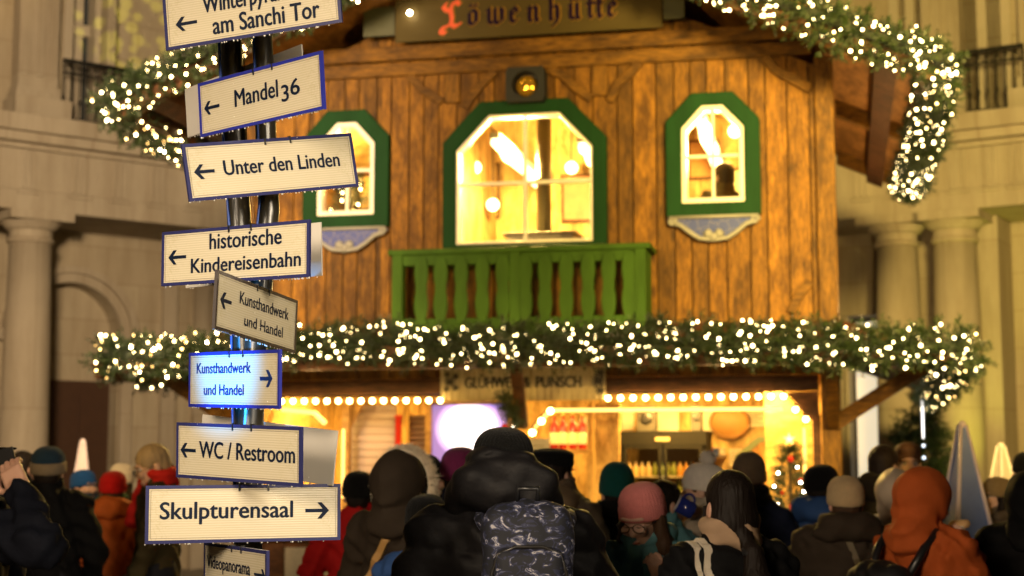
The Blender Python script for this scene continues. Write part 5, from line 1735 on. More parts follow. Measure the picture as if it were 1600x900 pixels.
DEF_ARM = {1: ((.265, .02, 1.14), (.25, .12, .92)), -1: ((-.265, .02, 1.14), (-.25, .12, .92))}
PEOPLE = []
class Person:
    def __init__(s, label, px, py, Z, yaw, jacket, hat=None, group='people crowding round the bar', girth=1.0, puff=0, arms=None, head=(0, 0), hairc=None, hair='short',
                 hood=None, scarf=None, trousers=(.02, .02, .025), skin=None, hres=.009, lean=0.0, face=True, hands=(1, -1), hand_kw=None, coat=.74, fur=None, jmat=None, jres=.016, hat_h=.03):
        p = at(px, py, Z)
        Hh = (p[2] - (hat_h if (hat or hood) else .01))
        s.sc = Hh / 1.70
        e = empty('person', (p[0], Z, 0), R(yaw), label, 'person', group)
        e.scale = (s.sc,) * 3
        s.e = e
        girth = girth if puff > .15 else girth * .90
        s.g = girth
        skin = skin or SKIN
        hy, hp = R(head[0]), R(head[1])
        RM = rotm(hy, hp)
        neck = np.array([0, -.02 + lean, 1.47])
        hc = neck + np.array([0, .0, .0]) + RM @ np.array([0, .02, .116])
        s.hc, s.RM = hc, RM
        s.HM = Matrix.Translation(Vector(hc)) @ Matrix(RM.tolist()).to_4x4()
        arms = {**DEF_ARM, **(arms or {})}
        s.arms = arms
        # skin: one continuous figure; the finer head and hands flow out of the same body
        b_ = SDF(.04)
        b_.flatcone((0, lean, 1.32), (0, 0, .98), .155, .14, .66).cone((0, -.02 + lean, 1.38), (0, -.02 + lean, 1.52), .055, .05)
        for sd_ in (1, -1):
            el, wr = arms[sd_]
            b_.cone((sd_ * .16, lean, 1.39), el, .048, .038).cone(el, wr, .038, .026)
            b_.cone((sd_ * .085, 0, .93), (sd_ * .095, .02, .5), .075, .05).cone((sd_ * .095, .02, .5), (sd_ * .10, -.01, .07), .048, .035).cone((sd_ * .1, -.01, .06), (sd_ * .11, .12, .03), .03, .022)
        parts = [b_.mesh((-.65, -.45, 0), (.65, .65, 1.75), .03)]
        V, Fc = head_mesh(hres)
        parts.append((V @ RM.T + hc, Fc))
        for sd_ in hands:
            el, wr = np.array(arms[sd_][0]), np.array(arms[sd_][1])
            kw = dict(fdir=wr - el, palm=(-sd_, .2, .0), curl=.35, side=sd_, res=.009 if hres > .006 else .005)
            kw.update((hand_kw or {}).get(sd_, {}))
            parts.append(hand_mesh(wr, **kw))
        np_mesh('body', parts, skin, e)
        # jacket
        j = SDF(.045)
        g_ = girth
        j.flatcone((0, lean, 1.30), (0, 0, coat + .1), .175 * g_, .205 * g_, .70)
        j.ell((0, lean - .01, 1.34), (.20 * g_, .13 * g_, .14))
        for sd_ in (1, -1):
            el, wr = arms[sd_]
            j.cone((sd_ * .03, lean - .01, 1.44), (sd_ * .175 * g_, lean, 1.395), .065, .07 * g_)
            wr2 = np.array(wr) - (np.array(wr) - np.array(el)) * .08
            j.cone((sd_ * .185 * g_, lean, 1.375), el, .082 * g_, .068 * g_, .03).cone(el, wr2, .066 * g_, .050 * g_, .03)
        j.cone((0, lean - .015, 1.44), (0, lean - .015, 1.51), .085, .083, .02)
        ph = random.uniform(0, 6)
        def fold(P, d):
            x, y, z = P[..., 0], P[..., 1], P[..., 2]
            w_ = .011 * np.sin(z * 31 + 9 * np.sin(x * 9 + ph) + ph) * np.sin(x * 13 + y * 17 + ph) + .008 * np.sin(z * 55 + x * 33 + 4 * np.sin(y * 20 + ph))
            if puff:
                w_ = w_ * .6 + .022 * (np.abs(np.sin(math.pi * (z + .03 * np.sin(x * 4 + ph)) / puff)) ** .55 - .6)
            d = d - w_
            return np.maximum(d, coat - z)
        j.post.append(fold)
        s.jsdf = j
        np_mesh('jacket', [j.mesh((-.75, -.5, coat - .05), (.75, .75, 1.62), jres)], jmat or jacket, e)
        t = SDF(.04)
        for sd_ in (1, -1):
            t.cone((sd_ * .09, 0, .95), (sd_ * .10, .02, .5), .105, .075).cone((sd_ * .10, .02, .5), (sd_ * .105, -.01, .09), .075, .062)
        t.cone((-.06, 0, .97), (.06, 0, .97), .12, .12)
        np_mesh('trousers', [t.mesh((-.3, -.25, .03), (.3, .25, 1.12), .025)], fabric('trousers', trousers), e)
        sh = SDF(.03)
        for sd_ in (1, -1):
            sh.cone((sd_ * .1, -.03, .05), (sd_ * .115, .15, .04), .05, .042).cone((sd_ * .1, -.02, .05), (sd_ * .1, -.02, .13), .052, .055)
        sh.post.append(lambda P, d: np.maximum(d, .005 - P[..., 2]))
        np_mesh('shoes', [sh.mesh((-.22, -.14, -.01), (.22, .24, .22), .02)], plain('black_leather', (.015, .013, .012), .4), e)
        if hairc: s.hair(hairc, hair)
        if hat: s.hat(*hat)
        if hood == 'down': s.hood_down(jmat or jacket)
        elif hood == 'up': s.hood_up(jmat or jacket, fur)
        elif hood: s.hood_down(hood)
        if scarf: s.scarf(*(scarf if isinstance(scarf, tuple) else (scarf,)))
        s.facekind = face
        if face: s.face(hairc)
    def H(s, V): return np.asarray(V) @ s.RM.T + s.hc
    def hair(s, m, style):
        h = SDF(.02)
        h.ell((0, -.016, .04), (.084, .103, .094))
        if style in ('short', 'bushy'):
            h.ell((0, -.05, -.02), (.074, .062, .07))
            if style == 'bushy': h.ell((0, .02, .095), (.07, .07, .04)).ell((.03, .05, .10), (.035, .03, .025))
        if style in ('long', 'ponytail'):
            h.ell((0, -.055, -.03), (.082, .064, .09))
        if style == 'long':
            for sd_ in (1, -1):
                h.cone((sd_ * .074, .0, .0), (sd_ * .088, .02, -.12), .028, .036).cone((sd_ * .088, .02, -.12), (sd_ * .098, .055, -.30), .036, .026).cone((sd_ * .07, -.04, -.1), (sd_ * .09, -.02, -.3), .04, .04)
        if style == 'ponytail':
            h.ell((0, -.05, -.065), (.080, .066, .085), .03)
            h.cone((.012, -.10, -.10), (.03, -.135, -.145), .034, .024, .012).cone((.03, -.145, -.15), (.035, -.165, -.26), .034, .050).cone((.035, -.165, -.26), (.04, -.165, -.42), .050, .052).cone((.04, -.165, -.42), (.04, -.155, -.56), .052, .03)
            h.cone((-.077, .035, .0), (-.082, .05, -.13), .007, .005, .01).cone((-.082, .05, -.13), (-.07, .045, -.2), .005, .003, .01)
        h.ell((0, .115, -.03), (.066, .075, .082), .012, -1)
        if style != 'long':
            for sd_ in (1, -1): h.ell((sd_ * .088, -.005, -.012), (.022, .024, .034), .01, -1)
        ra = .0006 if style == 'ponytail' else .0018
        st = lambda P, d: d - ra * np.sin(np.arctan2(P[..., 0], P[..., 1] + .02) * 46) - ra * .7 * np.sin(np.arctan2(P[..., 0], P[..., 1]) * 91 + P[..., 2] * 30)
        h.post.append(st)
        V, Fc = h.mesh((-.17, -.26, -.62 if style == 'ponytail' else -.36), (.17, .14, .17), .008 if style != 'ponytail' else .006)
        np_mesh('hair', [(s.H(V), Fc)], m, s.e)
        if style == 'ponytail':
            MB().lathe([(.036, -.012), (.042, 0), (.036, .012)], 14, M=s.HM @ Matrix.Translation((.03, -.140, -.148)) @ Matrix.Rotation(R(30), 4, 'X')).build('hair_tie', BLACK, s.e, True)
    def hat(s, kind, m, m2=None):
        M = s.HM @ Matrix.Translation((0, -.012, -.012)) @ Matrix.Rotation(R(8), 4, 'X')
        if kind in ('beanie', 'pom', 'tall', 'round'):
            hh = {'beanie': .155, 'pom': .155, 'tall': .185, 'round': .15}[kind]
            n = 60
            prof = [(.100, .012), (.1035, .02), (.1035, .062), (.1000, .068)]
            for i in range(1, 9):
                a = i / 8 * math.pi / 2
                prof.append((max(.1015 * math.cos(a) ** .72, .004), .068 + (hh - .068) * math.sin(a)))
            rm_ = lambda i, a: 1 + (.020 * abs(math.cos(a * 18)) ** 1.5 - .01 if i > 3 else .008 * math.cos(a * 60))
            o = MB().lathe(prof, 240, sx=.93, sy=1.12, M=M, rmod=rm_).build('hat', m, s.e, True)
            if m2:
                MB().lathe([(.102, .006), (.1085, .014), (.1085, .060), (.1035, .070)], 60, sx=.93, sy=1.12, M=M).build('hat_band', m2, s.e, True)
            if kind == 'pom':
                pm_ = MB(); rg = np.random.default_rng(3)
                for i in range(700):
                    v = rg.normal(size=3); v /= np.linalg.norm(v)
                    q = np.array([0, -.0, hh + .02]) + v * .028
                    t_ = np.cross(v, rg.normal(size=3)); t_ *= .004 / np.linalg.norm(t_)
                    pm_.add([M @ Vector(q - t_), M @ Vector(q + t_), M @ Vector(q + v * rg.uniform(.012, .024))], [(0, 1, 2)])
                pm_.ball((0, 0, hh + .02), .034, 12, 8)
                pm_.v[-(9 * 12):] = [tuple(M @ Vector(v)) for v in pm_.v[-(9 * 12):]] if False else pm_.v[-(9 * 12):]
                MB().ball((0, 0, hh + .02), .036, 14, 10, M=M).build('pompom', m, s.e, True)
                pm2 = MB(); pm2.add(pm_.v[:2100], [f for f in pm_.f if max(f) < 2100])
                pm2.build('pompom_yarn', m, s.e)
        elif kind == 'cap':
            prof = [(.094, .03)] + [(max(.094 * math.cos(a) ** .8, .004), .035 + .10 * math.sin(a)) for a in np.linspace(0, math.pi / 2, 8)]
            c_ = MB().lathe(prof, 32, sx=.92, sy=1.12, M=M)
            c_.build('hat', m, s.e, True)
            bm3 = MB(); vs = []
            for i in range(13):
                a = R(20 + 140 * i / 12)
                for rr, zz in ((.09, .04), (.165, .028 )):
                    vs.append(M @ Vector((rr * math.cos(a) * (.92 if rr < .1 else .62), rr * math.sin(a) * 1.1, zz)))
            bm3.add(vs, [(2 * i, 2 * i + 1, 2 * i + 3, 2 * i + 2) for i in range(12)])
            v_ = bm3.build('visor', m, s.e, True); md = v_.modifiers.new('t', 'SOLIDIFY'); md.thickness = .005
        elif kind == 'beret':
            h = SDF(.03); h.ell((0, -.01, .06), (.092, .108, .05)).ell((-.02, -.02, .10), (.115, .125, .035))
            V, Fc = h.mesh((-.18, -.2, 0), (.15, .18, .17), .009)
            np_mesh('hat', [(s.H(V), Fc)], m, s.e)
    def hood_down(s, m):
        h = SDF(.04)
        h.ell((0, -.115, 1.485), (.145 * s.g, .085, .068)).ell((0, -.085, 1.44), (.17 * s.g, .10, .055))
        h.cone((.11, -.06, 1.49), (.095, .07, 1.46), .045, .035).cone((-.11, -.06, 1.49), (-.095, .07, 1.46), .045, .035)
        ph = random.uniform(0, 6)
        h.post.append(lambda P, d: d - .006 * np.sin(P[..., 0] * 24 + P[..., 2] * 40 + ph) - .004 * np.sin(P[..., 0] * 51 - P[..., 2] * 22))
        np_mesh('hood', [h.mesh((-.28, -.27, 1.34), (.28, .14, 1.6), .012)], m, s.e)
    def hood_up(s, m, fur):
        h = SDF(.05)
        h.ell((0, -.03, .035), (.118, .145, .135))
        h.ell((0, -.12, .02), (.07, .06, .09))
        V0 = s.hc
        h.cone((0, -.06, -.09), (0, -.06, -.16), .100, .130)
        h.ell((0, .13, -.02), (.080, .13, .105), .03, -1)
        ph = random.uniform(0, 6)
        def fold(P, d):
            x, y, z = P[..., 0], P[..., 1], P[..., 2]
            low = np.clip((.02 - z) / .12, .25, 1)
            return d - low * (.010 * np.sin(z * 46 + 14 * x + 3 * np.sin(y * 20) + ph) + .005 * np.sin(z * 23 - x * 40 + ph)) - .006 * np.exp(-(x / .010) ** 2) + .004 * np.exp(-((z + .09) / .012) ** 2)
        h.post.append(fold)
        V, Fc = h.mesh((-.22, -.26, -.32), (.22, .17, .22), .011)
        np_mesh('hood', [(s.H(V), Fc)], m, s.e)
        if fur:
            f_ = MB(); rg = np.random.default_rng(11)
            for i in range(3600):
                a = rg.uniform(R(-50), R(230))
                c_ = np.array([.146 * math.cos(a), .035 + rg.normal() * .018, .01 + .168 * math.sin(a)])
                o = np.array([math.cos(a), rg.normal() * .5, math.sin(a)]) + rg.normal(size=3) * .3
                o /= np.linalg.norm(o)
                t_ = np.cross(o, rg.normal(size=3)); t_ *= .0022 / np.linalg.norm(t_)
                f_.add(s.H([c_ - t_, c_ + t_, c_ + o * rg.uniform(.016, .036)]), [(0, 1, 2)])
            f_.build('fur_trim', fur, s.e)
            MB().tube(s.H([(.142 * math.cos(a), .035, .01 + .164 * math.sin(a)) for a in np.linspace(R(-50), R(230), 30)]), .017, 8).build('fur_base', fur, s.e, True)
    def scarf(s, m, low=False):
        h = SDF(.03)
        dz, rr_, th_ = (-.018, .078, .022) if low else (0, .088, .030)
        for k in range(14):
            a = 2 * math.pi * k / 14; a2 = 2 * math.pi * (k + 1) / 14
            c = lambda q, z, r: (r * math.cos(q), -.012 + r * 1.0 * math.sin(q), z)
            h.cone(c(a, 1.49 + dz + .012 * math.sin(a * 2), rr_), c(a2, 1.49 + dz + .012 * math.sin(a2 * 2), rr_), th_, th_)
            h.cone(c(a, 1.525 + .01 * math.cos(a * 3), .078), c(a2, 1.53 + .01 * math.cos(a2 * 3), .078), .024, .024)
        h.cone((.05, .09, 1.47), (.06, .15, 1.25), .04, .05)
        h.post.append(lambda P, d: d - .005 * np.sin(P[..., 2] * 70 + 5 * np.sin(P[..., 0] * 16)) )
        np_mesh('scarf', [h.mesh((-.2, -.18, 1.15), (.2, .24, 1.62), .012)], m, s.e)
    def face(s, hairc):
        e_ = MB(); p_ = MB(); b_ = MB(); l_ = MB()
        if s.facekind == 'down':
            for sd_ in (1, -1):
                l_.tube(s.H([(sd_ * (.018 + .030 * t), .096 - .012 * t * t, .000 - .006 * math.sin(t * math.pi)) for t in np.linspace(0, 1, 7)]), [.001, .0018, .0022, .0024, .0022, .0018, .001], 6)
            l_.build('eyelashes', BLACK, s.e, True); l_ = MB()
        for sd_ in (1, -1):
            if s.facekind == 'down': break
            e_.ball((sd_ * .032, .0795, .008), .0125, 12, 8, M=s.HM)
            p_.ball((sd_ * .032, .0885, .007), .0055, 8, 6, M=s.HM)
            b_.tube(s.H([(sd_ * .014, .104, .027), (sd_ * .032, .103, .032), (sd_ * .052, .090, .027)]), [.003, .0035, .002], 6)
        if e_.v:
            e_.build('eyes', plain('eye_white', (.45, .40, .35), .3), s.e, True)
            p_.build('iris', plain('eye_iris', (.05, .03, .02), .15), s.e, True)
            b_.build('eyebrows', hairc or hair_mat('brow', (.05, .03, .02)), s.e, True)
        l_.tube(s.H([(-.021, .093, -.071), (-.008, .1015, -.070), (0, .1015, -.0715), (.008, .1015, -.070), (.021, .093, -.071)]), [.002, .0042, .004, .0042, .002], 6)
        l_.build('lips', plain('lip_skin', (.42, .13, .10), .4), s.e, True)
    def glasses(s):
        g_ = MB()
        for sd_ in (1, -1):
            g_.tube(s.H([(sd_ * .034 + .026 * math.cos(a), .112, -.002 + .019 * math.sin(a)) for a in np.linspace(0, 2 * math.pi, 17)]), .0021, 6)
            g_.tube(s.H([(sd_ * .06, .111, .004), (sd_ * .074, .09, .004), (sd_ * .080, -.01, .0)]), .0018, 6)
        g_.tube(s.H([(-.009, .113, .003), (0, .116, .006), (.009, .113, .003)]), .0018, 6)
        g_.build('glasses', BLACK, s.e, True)
    def drape(s, pts, w_, m, name, off=.006, front=False, over=None):
        """strap lying on the cloth: points in x,z dropped onto the back (or front) of the jacket"""
        out = []
        for x, z in pts:
            y = .7 if front else -.7
            for _ in range(60):
                d = float(s.jsdf(np.array([[x, y, z]]))[0])
                if d < .002: break
                y += (-1 if front else 1) * max(d * .8, .001)
                if abs(y) > 1: break
            out.append(np.array([x, y, z]))
        nrm = [np.array([0, -1. if not front else 1., 0])] * len(out)
        if over is not None:
            pre, pn = [], []
            for ang in np.linspace(R(55), R(165), 12):
                dv = np.array([0, math.cos(ang), math.sin(ang)]); q_ = np.array([over, -.02, 1.33]) + dv * .6
                for _ in range(80):
                    d = float(s.jsdf(q_[None])[0])
                    if d < .002: break
                    q_ = q_ - dv * max(d * .8, .001)
                pre.append(q_); pn.append(dv)
            k0 = [i for i, p in enumerate(out) if p[2] < pre[-1][2] - .012]
            out = pre + out[k0[0]:]; nrm = pn + nrm[k0[0]:]
        ob_ = MB()
        b_ = ob_; sg = -1 if not front else 1
        vs = []
        for i, p in enumerate(out):
            d = out[min(i + 1, len(out) - 1)] - out[max(i - 1, 0)]
            d /= np.linalg.norm(d)
            t_ = np.cross(d, nrm[i]); t_ /= max(np.linalg.norm(t_), 1e-6)
            for q, o in ((-1, off), (1, off), (1, -.01), (-1, -.01)):
                vs.append(p + t_ * q * w_ / 2 + nrm[i] * o)
        fs = []
        for i in range(len(out) - 1):
            for k in range(4): fs.append((4 * i + k, 4 * i + (k + 1) % 4, 4 * i + 4 + (k + 1) % 4, 4 * i + 4 + k))
        b_.add(vs, fs)
        return b_.build(name, m, s.e)
def line(a, b_, n=14): return [(a[0] + (b_[0] - a[0]) * i / (n - 1), a[1] + (b_[1] - a[1]) * i / (n - 1)) for i in range(n)]

DKNAVY = fabric('dark_navy', (.005, .006, .011)); BLK_C = fabric('black', (.005, .005, .0055)); BRN = fabric('dark_brown', (.034, .024, .016)); ORANGE = fabric('orange', (.50, .115, .025))
ORANGE2 = fabric('rust_orange', (.42, .085, .018)); OLIVE = fabric('olive', (.055, .042, .018)); BLUE = fabric('blue', (.03, .075, .22)); BEIGE = fabric('beige', (.40, .33, .25)); RED = fabric('red', (.42, .012, .012))
GREYB = fabric('grey_brown', (.10, .075, .05)); TEAL = fabric('teal', (.10, .24, .27)); NIGHT = fabric('night_blue', (.010, .014, .035))
K_BLK = knit('black', (.006, .006, .006)); K_NAVY = knit('navy', (.016, .035, .06)); K_BLUE = knit('blue', (.015, .07, .22)); K_RED = knit('red', (.50, .012, .012)); K_CREAM = knit('cream', (.60, .52, .40)); K_PINK = knit('pink', (.62, .20, .19))
K_WHITE = knit('white', (.74, .68, .60)); K_TEAL = knit('teal', (.010, .085, .080)); K_GREY = knit('grey', (.16, .115, .075)); K_BEIGE = knit('beige', (.42, .30, .16)); K_KHAKI = knit('khaki', (.24, .17, .08)); K_PURP = knit('purple', (.12, .015, .06)); K_BRN = knit('brown_band', (.22, .17, .11))
H_DARK = hair_mat('dark', (.012, .008, .006)); H_BRN = hair_mat('brown', (.05, .026, .013)); H_GREY = hair_mat('grey_blond', (.34, .25, .15)); H_RED = hair_mat('reddish', (.11, .052, .022)); H_DK2 = hair_mat('dark_brown', (.022, .014, .010))

# --- left cluster
p = Person('man in dark cap and navy jacket holding a phone to his ear', -46, 652, 5.5, -97, DKNAVY, ('cap', K_BLK), girth=1.08, arms={1: ((.27, .39, 1.31), (.17, .265, 1.48))}, hairc=H_DARK, hres=.006,
           hand_kw={1: dict(fdir=(-.10, -.26, .42), palm=(-1, -.1, .1), curl=.5, res=.0045)}, jres=.013)
ph = empty('phone', (0, 0, 0), 0, 'black phone held against the ear of the man in the dark cap', 'phone')
Mw = Matrix.Translation(p.e.location) @ Matrix.Rotation(R(-97), 4, 'Z') @ Matrix.Scale(p.sc, 4)
ph.matrix_world = Mw @ Matrix.Translation((.115, .195, 1.545)) @ Matrix.Rotation(R(14), 4, 'X') @ Matrix.Rotation(R(8), 4, 'Y')
MB().box(-.005, .005, -.037, .037, -.078, .078).build('case', BLACK, ph, False, .004)
MB().box(-.0062, -.0052, -.034, .034, -.074, .074).build('screen', plain('phone_glass', (.01, .01, .012), .08), ph)
MB().box(.0052, .008, .008, .03, .04, .07).build('camera_bump', BLACK, ph)
Person('person in navy beanie with pale band and black coat beside the phone man', 77, 697, 8.8, 8, BLK_C, ('beanie', K_NAVY, K_BRN), girth=1.1, hairc=H_DARK, hood=None)
Person('person with bare dark hair mostly hidden behind the phone man', 38, 706, 11.5, -30, BLK_C, None, hairc=H_DARK)
Person('person in bright blue beanie facing sideways behind the orange jacket', 133, 733, 11.6, -125, GREYB, ('beanie', K_BLUE), hairc=H_BRN, scarf=K_NAVY, skin=SKINF)
Person('person in red beanie, green scarf and orange jacket seen from behind', 178, 735, 10.2, 6, ORANGE, ('beanie', K_RED), girth=1.12, hairc=H_BRN, scarf=knit('green_scarf', (.07, .13, .07)), hood='down')
Person('person in cream knitted hat half hidden behind the red beanie', 190, 723, 11.6, 30, OLIVE, ('beanie', K_CREAM), hairc=H_BRN)
p = Person('grey haired man with glasses and red scarf looking down in profile', 250, 692, 9.6, 100, OLIVE, None, girth=1.08, hairc=H_GREY, head=(14, -22), scarf=(fabric('red_scarf', (.5, .02, .015)), True), skin=SKINF, hres=.007); p.glasses()
# --- in front of the left bay
Person('person in bright red jacket behind the fur trimmed hood', 560, 735, 8.4, 10, RED, ('beanie', K_BLK), hairc=H_DARK, girth=1.05)
p = Person('woman in dark brown parka with cream fur trimmed hood seen from behind', 627, 712, 6.9, -26, BRN, None, girth=1.14, hood='up', fur=plain('cream_fur', (.72, .60, .42), .8, sheen=.3), hairc=H_BRN, jres=.013)
p.drape(line((.06, 1.42), (-.17, 1.08), 20), .034, plain('tan_leather', (.50, .28, .09), .45), 'bag_strap')
Person('person in black beanie right behind the fur trimmed hood', 665, 708, 8.3, -50, BLK_C, ('round', K_BLK), hairc=H_DARK)
Person('person in pale fur hat before the lilac light box', 696, 724, 9.2, -35, GREYB, ('round', K_BEIGE), hairc=H_BRN)
Person('person in purple beanie squeezed behind the backpack man', 720, 698, 7.2, 0, NIGHT, ('beanie', K_PURP), hairc=H_DARK)
Person('person in blue jacket mostly hidden between the parka woman and the backpack man', 668, 770, 6.2, -10, BLUE, ('beanie', K_BLK), hairc=H_DARK, coat=.7)
# --- the man with the backpack
p = Person('big man in black beanie and black padded jacket carrying a camouflage backpack', 786, 665, 4.95, 2, None, ('round', K_BLK), girth=1.14, puff=.17, hairc=H_DARK, jmat=plain('black_nylon', (.009, .008, .009), .62, vary=.3, bump=.6, bscale=22, spec=.22), jres=.012, hres=.008,
           arms={1: ((.33, .04, 1.13), (.28, .2, 1.0)), -1: ((-.31, .05, 1.13), (-.26, .2, 1.0))})
hd_ = SDF(.05)
hd_.box((0, -.09, 1.548), (.158, .115, .085), .075).ell((0, -.075, 1.60), (.118, .105, .055)).cone((.13, -.05, 1.49), (.11, .07, 1.48), .055, .045).cone((-.13, -.05, 1.49), (-.11, .07, 1.48), .055, .045)
hd_.post.append(lambda P, d: d - .008 * np.sin(P[..., 0] * 23 + 20 * P[..., 1] + P[..., 2] * 41) - .006 * np.sin(P[..., 0] * 47 - P[..., 2] * 29 + 2) + .012 * np.exp(-((P[..., 2] - 1.615 - .02 * np.cos(P[..., 0] * 14)) / .010) ** 2))
np_mesh('hood', [hd_.mesh((-.3, -.3, 1.38), (.3, .16, 1.68), .010)], plain('black_nylon', None), p.e)
cmo, nt, b = new_mat('camouflage_cloth')
tc = N(nt, 'ShaderNodeTexCoord')
nz = N(nt, 'ShaderNodeTexNoise', i_Scale=24.0, i_Detail=2.5, i_Roughness=.6, i_Distortion=1.2)
mpx = N(nt, 'ShaderNodeMapping'); mpx.inputs['Scale'].default_value = (1, 1, 1.5)
nt.links.new(tc.outputs['Object'], mpx.inputs[0]); nt.links.new(mpx.outputs[0], nz.inputs['Vector'])
rp = N(nt, 'ShaderNodeValToRGB'); rp.color_ramp.interpolation = 'CONSTANT'
rp.color_ramp.elements[0].position = 0; rp.color_ramp.elements[0].color = (.010, .011, .018, 1)
rp.color_ramp.elements[1].position = .50; rp.color_ramp.elements[1].color = (.020, .024, .060, 1)
for ps, c_ in ((.57, (.10, .105, .17, 1)), (.62, (.42, .40, .42, 1)), (.67, (.030, .034, .085, 1))):
    q = rp.color_ramp.elements.new(ps); q.color = c_
nt.links.new(nz.outputs['Fac'], rp.inputs[0]); nt.links.new(rp.outputs[0], b.inputs['Base Color']); b.inputs['Roughness'].default_value = .75
bpk = empty('backpack', (0, 0, 0), 0, 'navy and white camouflage backpack on the back of the big man', 'backpack')
bpk.matrix_world = Matrix.Translation(p.e.location) @ Matrix.Rotation(R(2), 4, 'Z') @ Matrix.Scale(p.sc, 4) @ Matrix.Translation((.065, -.275, 1.275))
k = SDF(.03); k.box((0, .0, -.02), (.135, .085, .235), .06); k.ell((0, .0, .12), (.12, .085, .11))
k.post.append(lambda P, d: d - .003 * np.sin(P[..., 2] * 40 + 6 * np.sin(P[..., 0] * 18)))
np_mesh('pack_body', [k.mesh((-.18, -.13, -.3), (.18, .13, .28), .010)], cmo, bpk)
k = SDF(.02); k.box((0, -.085, -.07), (.105, .04, .165), .04)
pk_ = np_mesh('front_pocket', [k.mesh((-.14, -.15, -.28), (.14, -.02, .13), .009)], cmo, bpk)
MB().tube([(-.108, -.098, -.2), (-.108, -.10, .02), (-.09, -.105, .075), (-.04, -.11, .096), (.04, -.11, .096), (.09, -.105, .075), (.108, -.10, .02), (.108, -.098, -.2)], .0055, 8).build('zip', plain('zip_black', (.02, .018, .016), .3), pk_, True)
MB().tube([(-.03, -.02, .225), (-.028, -.03, .262), (.028, -.03, .262), (.03, -.02, .225)], .008, 8).build('handle', BLACK, bpk, True)
for s_ in (-1, 1):
    b2 = MB(); b2.tube([(s_ * .11, .05, .13), (s_ * .135, .14, .165), (s_ * .14, .24, .18), (s_ * .145, .35, .12), (s_ * .15, .38, -.05), (s_ * .16, .20, -.15), (s_ * .12, .06, -.2)], .022, 8); b2.build('shoulder_strap', cmo, bpk, True)
    MB().box(s_ * .135 - .012, s_ * .135 + .012, -.05, .03, -.10, -.06).build('buckle', BLACK, bpk, False, .004)
# --- middle
Person('person in dark beret and brown scarf right of the backpack man', 868, 697, 7.6, -38, GREYB, ('beret', K_BLK), hairc=H_DARK, scarf=knit('brown_scarf', (.14, .10, .065)), hood=fabric('tan_hood', (.20, .14, .085)), girth=1.12)
Person('person in black knit hat low behind the backpack strap', 838, 724, 8.6, 15, BLK_C, ('beanie', K_KHAKI), hairc=H_DARK)
Person('person in dark teal beanie and black coat before the fridge', 962, 729, 7.9, 12, BLK_C, ('tall', K_TEAL), hairc=H_DARK, girth=1.1, scarf=K_BLK)
p = Person('woman in ribbed pink beanie and dark glasses looking down', 1012, 748, 5.9, 172, None, ('beanie', K_PINK), head=(-22, -20), face='down', hairc=H_BRN, hair='long', scarf=TEAL, jmat=TEAL, hres=.0055, skin=SKINF, lean=.03, jres=.012,
           arms={-1: ((-.23, .13, 1.14), (-.075, .23, 1.315)), 1: ((.21, .10, 1.08), (.02, .24, 1.05))}, hand_kw={-1: dict(fdir=(.28, -.05, .75), palm=(.45, -.75, .1), curl=.55, res=.0042, side=-1), 1: dict(fdir=(-1, .1, .1), palm=(0, -1, 0), curl=.5)})
p.glasses()
Person('person in teal jacket leaning behind the pink beanie', 1040, 752, 7.4, -60, TEAL, None, hairc=H_DARK, arms={1: ((.27, .22, 1.25), (.18, .40, 1.28)), -1: ((-.2, .25, 1.2), (-.05, .42, 1.25))})
p = Person('person in white bobble hat drinking from a blue mug', 1095, 722, 7.6, 75, BEIGE, ('pom', K_WHITE), hairc=H_BRN, hood='down', scarf=K_CREAM, skin=SKINF, arms={-1: ((-.22, .22, 1.27), (-.07, .25, 1.47)), 1: ((.26, .05, 1.14), (.2, .2, 1.05))},
           hand_kw={-1: dict(fdir=(.3, .1, .8), palm=(1, .1, 0), curl=.6, side=-1)})
q = at(1084, 783, 7.35)
mg = empty('mug', (q[0], 7.35, q[2] - .05), 0, 'blue mug with pale rim held up by the person in the white bobble hat', 'mug')
Mm = Matrix.Rotation(R(-62), 4, 'Y')
MB().lathe([(.034, 0), (.04, .01), (.04, .085), (.036, .085), (.034, .012), (.001, .01)], 18, M=Mm).build('mug_wall', plain('blue_glaze', (.02, .03, .20), .15), mg, True)
MB().lathe([(.040, .084), (.043, .088), (.04, .093), (.036, .088)], 18, M=Mm).build('rim', plain('mug_rim', (.55, .5, .48), .2), mg, True)
MB().tube([Mm @ Vector((.038 + .028 * math.sin(a), 0, .045 - .026 * math.cos(a))) for a in np.linspace(0, math.pi, 9)], .006, 6).build('handle', plain('blue_glaze', None), mg, True)
p = Person('woman with sleek black ponytail, beige scarf and black coat seen from behind', 1138, 737, 5.15, 14, BLK_C, None, girth=1.02, hairc=H_DARK, hair='ponytail', hres=.006, scarf=(fabric('beige_scarf', (.40, .27, .17)), True), face=False, jres=.012)
MB().tube(p.H([(-.082 + .0, -.008 + .017 * math.cos(a), -.062 + .019 * math.sin(a)) for a in np.linspace(0, 2 * math.pi, 21)]), .0018, 6).build('earring', plain('gold', (.8, .55, .2), .2, 1), p.e, True)
p.drape(line((-.105, 1.425), (-.06, 1.30), 6) + line((-.055, 1.28), (.0, 1.02), 10), .026, fabric('cream_canvas', (.62, .55, .44)), 'tote_strap', over=-.115)
p.drape(line((-.135, 1.415), (-.10, 1.30), 6) + line((-.095, 1.28), (-.045, 1.02), 10), .020, fabric('cream_canvas', None), 'tote_strap', over=-.145)
Person('tall person in grey brown beanie standing before the green arched door', 1172, 713, 8.6, -25, NIGHT, ('tall', K_GREY), hairc=H_DARK, scarf=K_BLK)
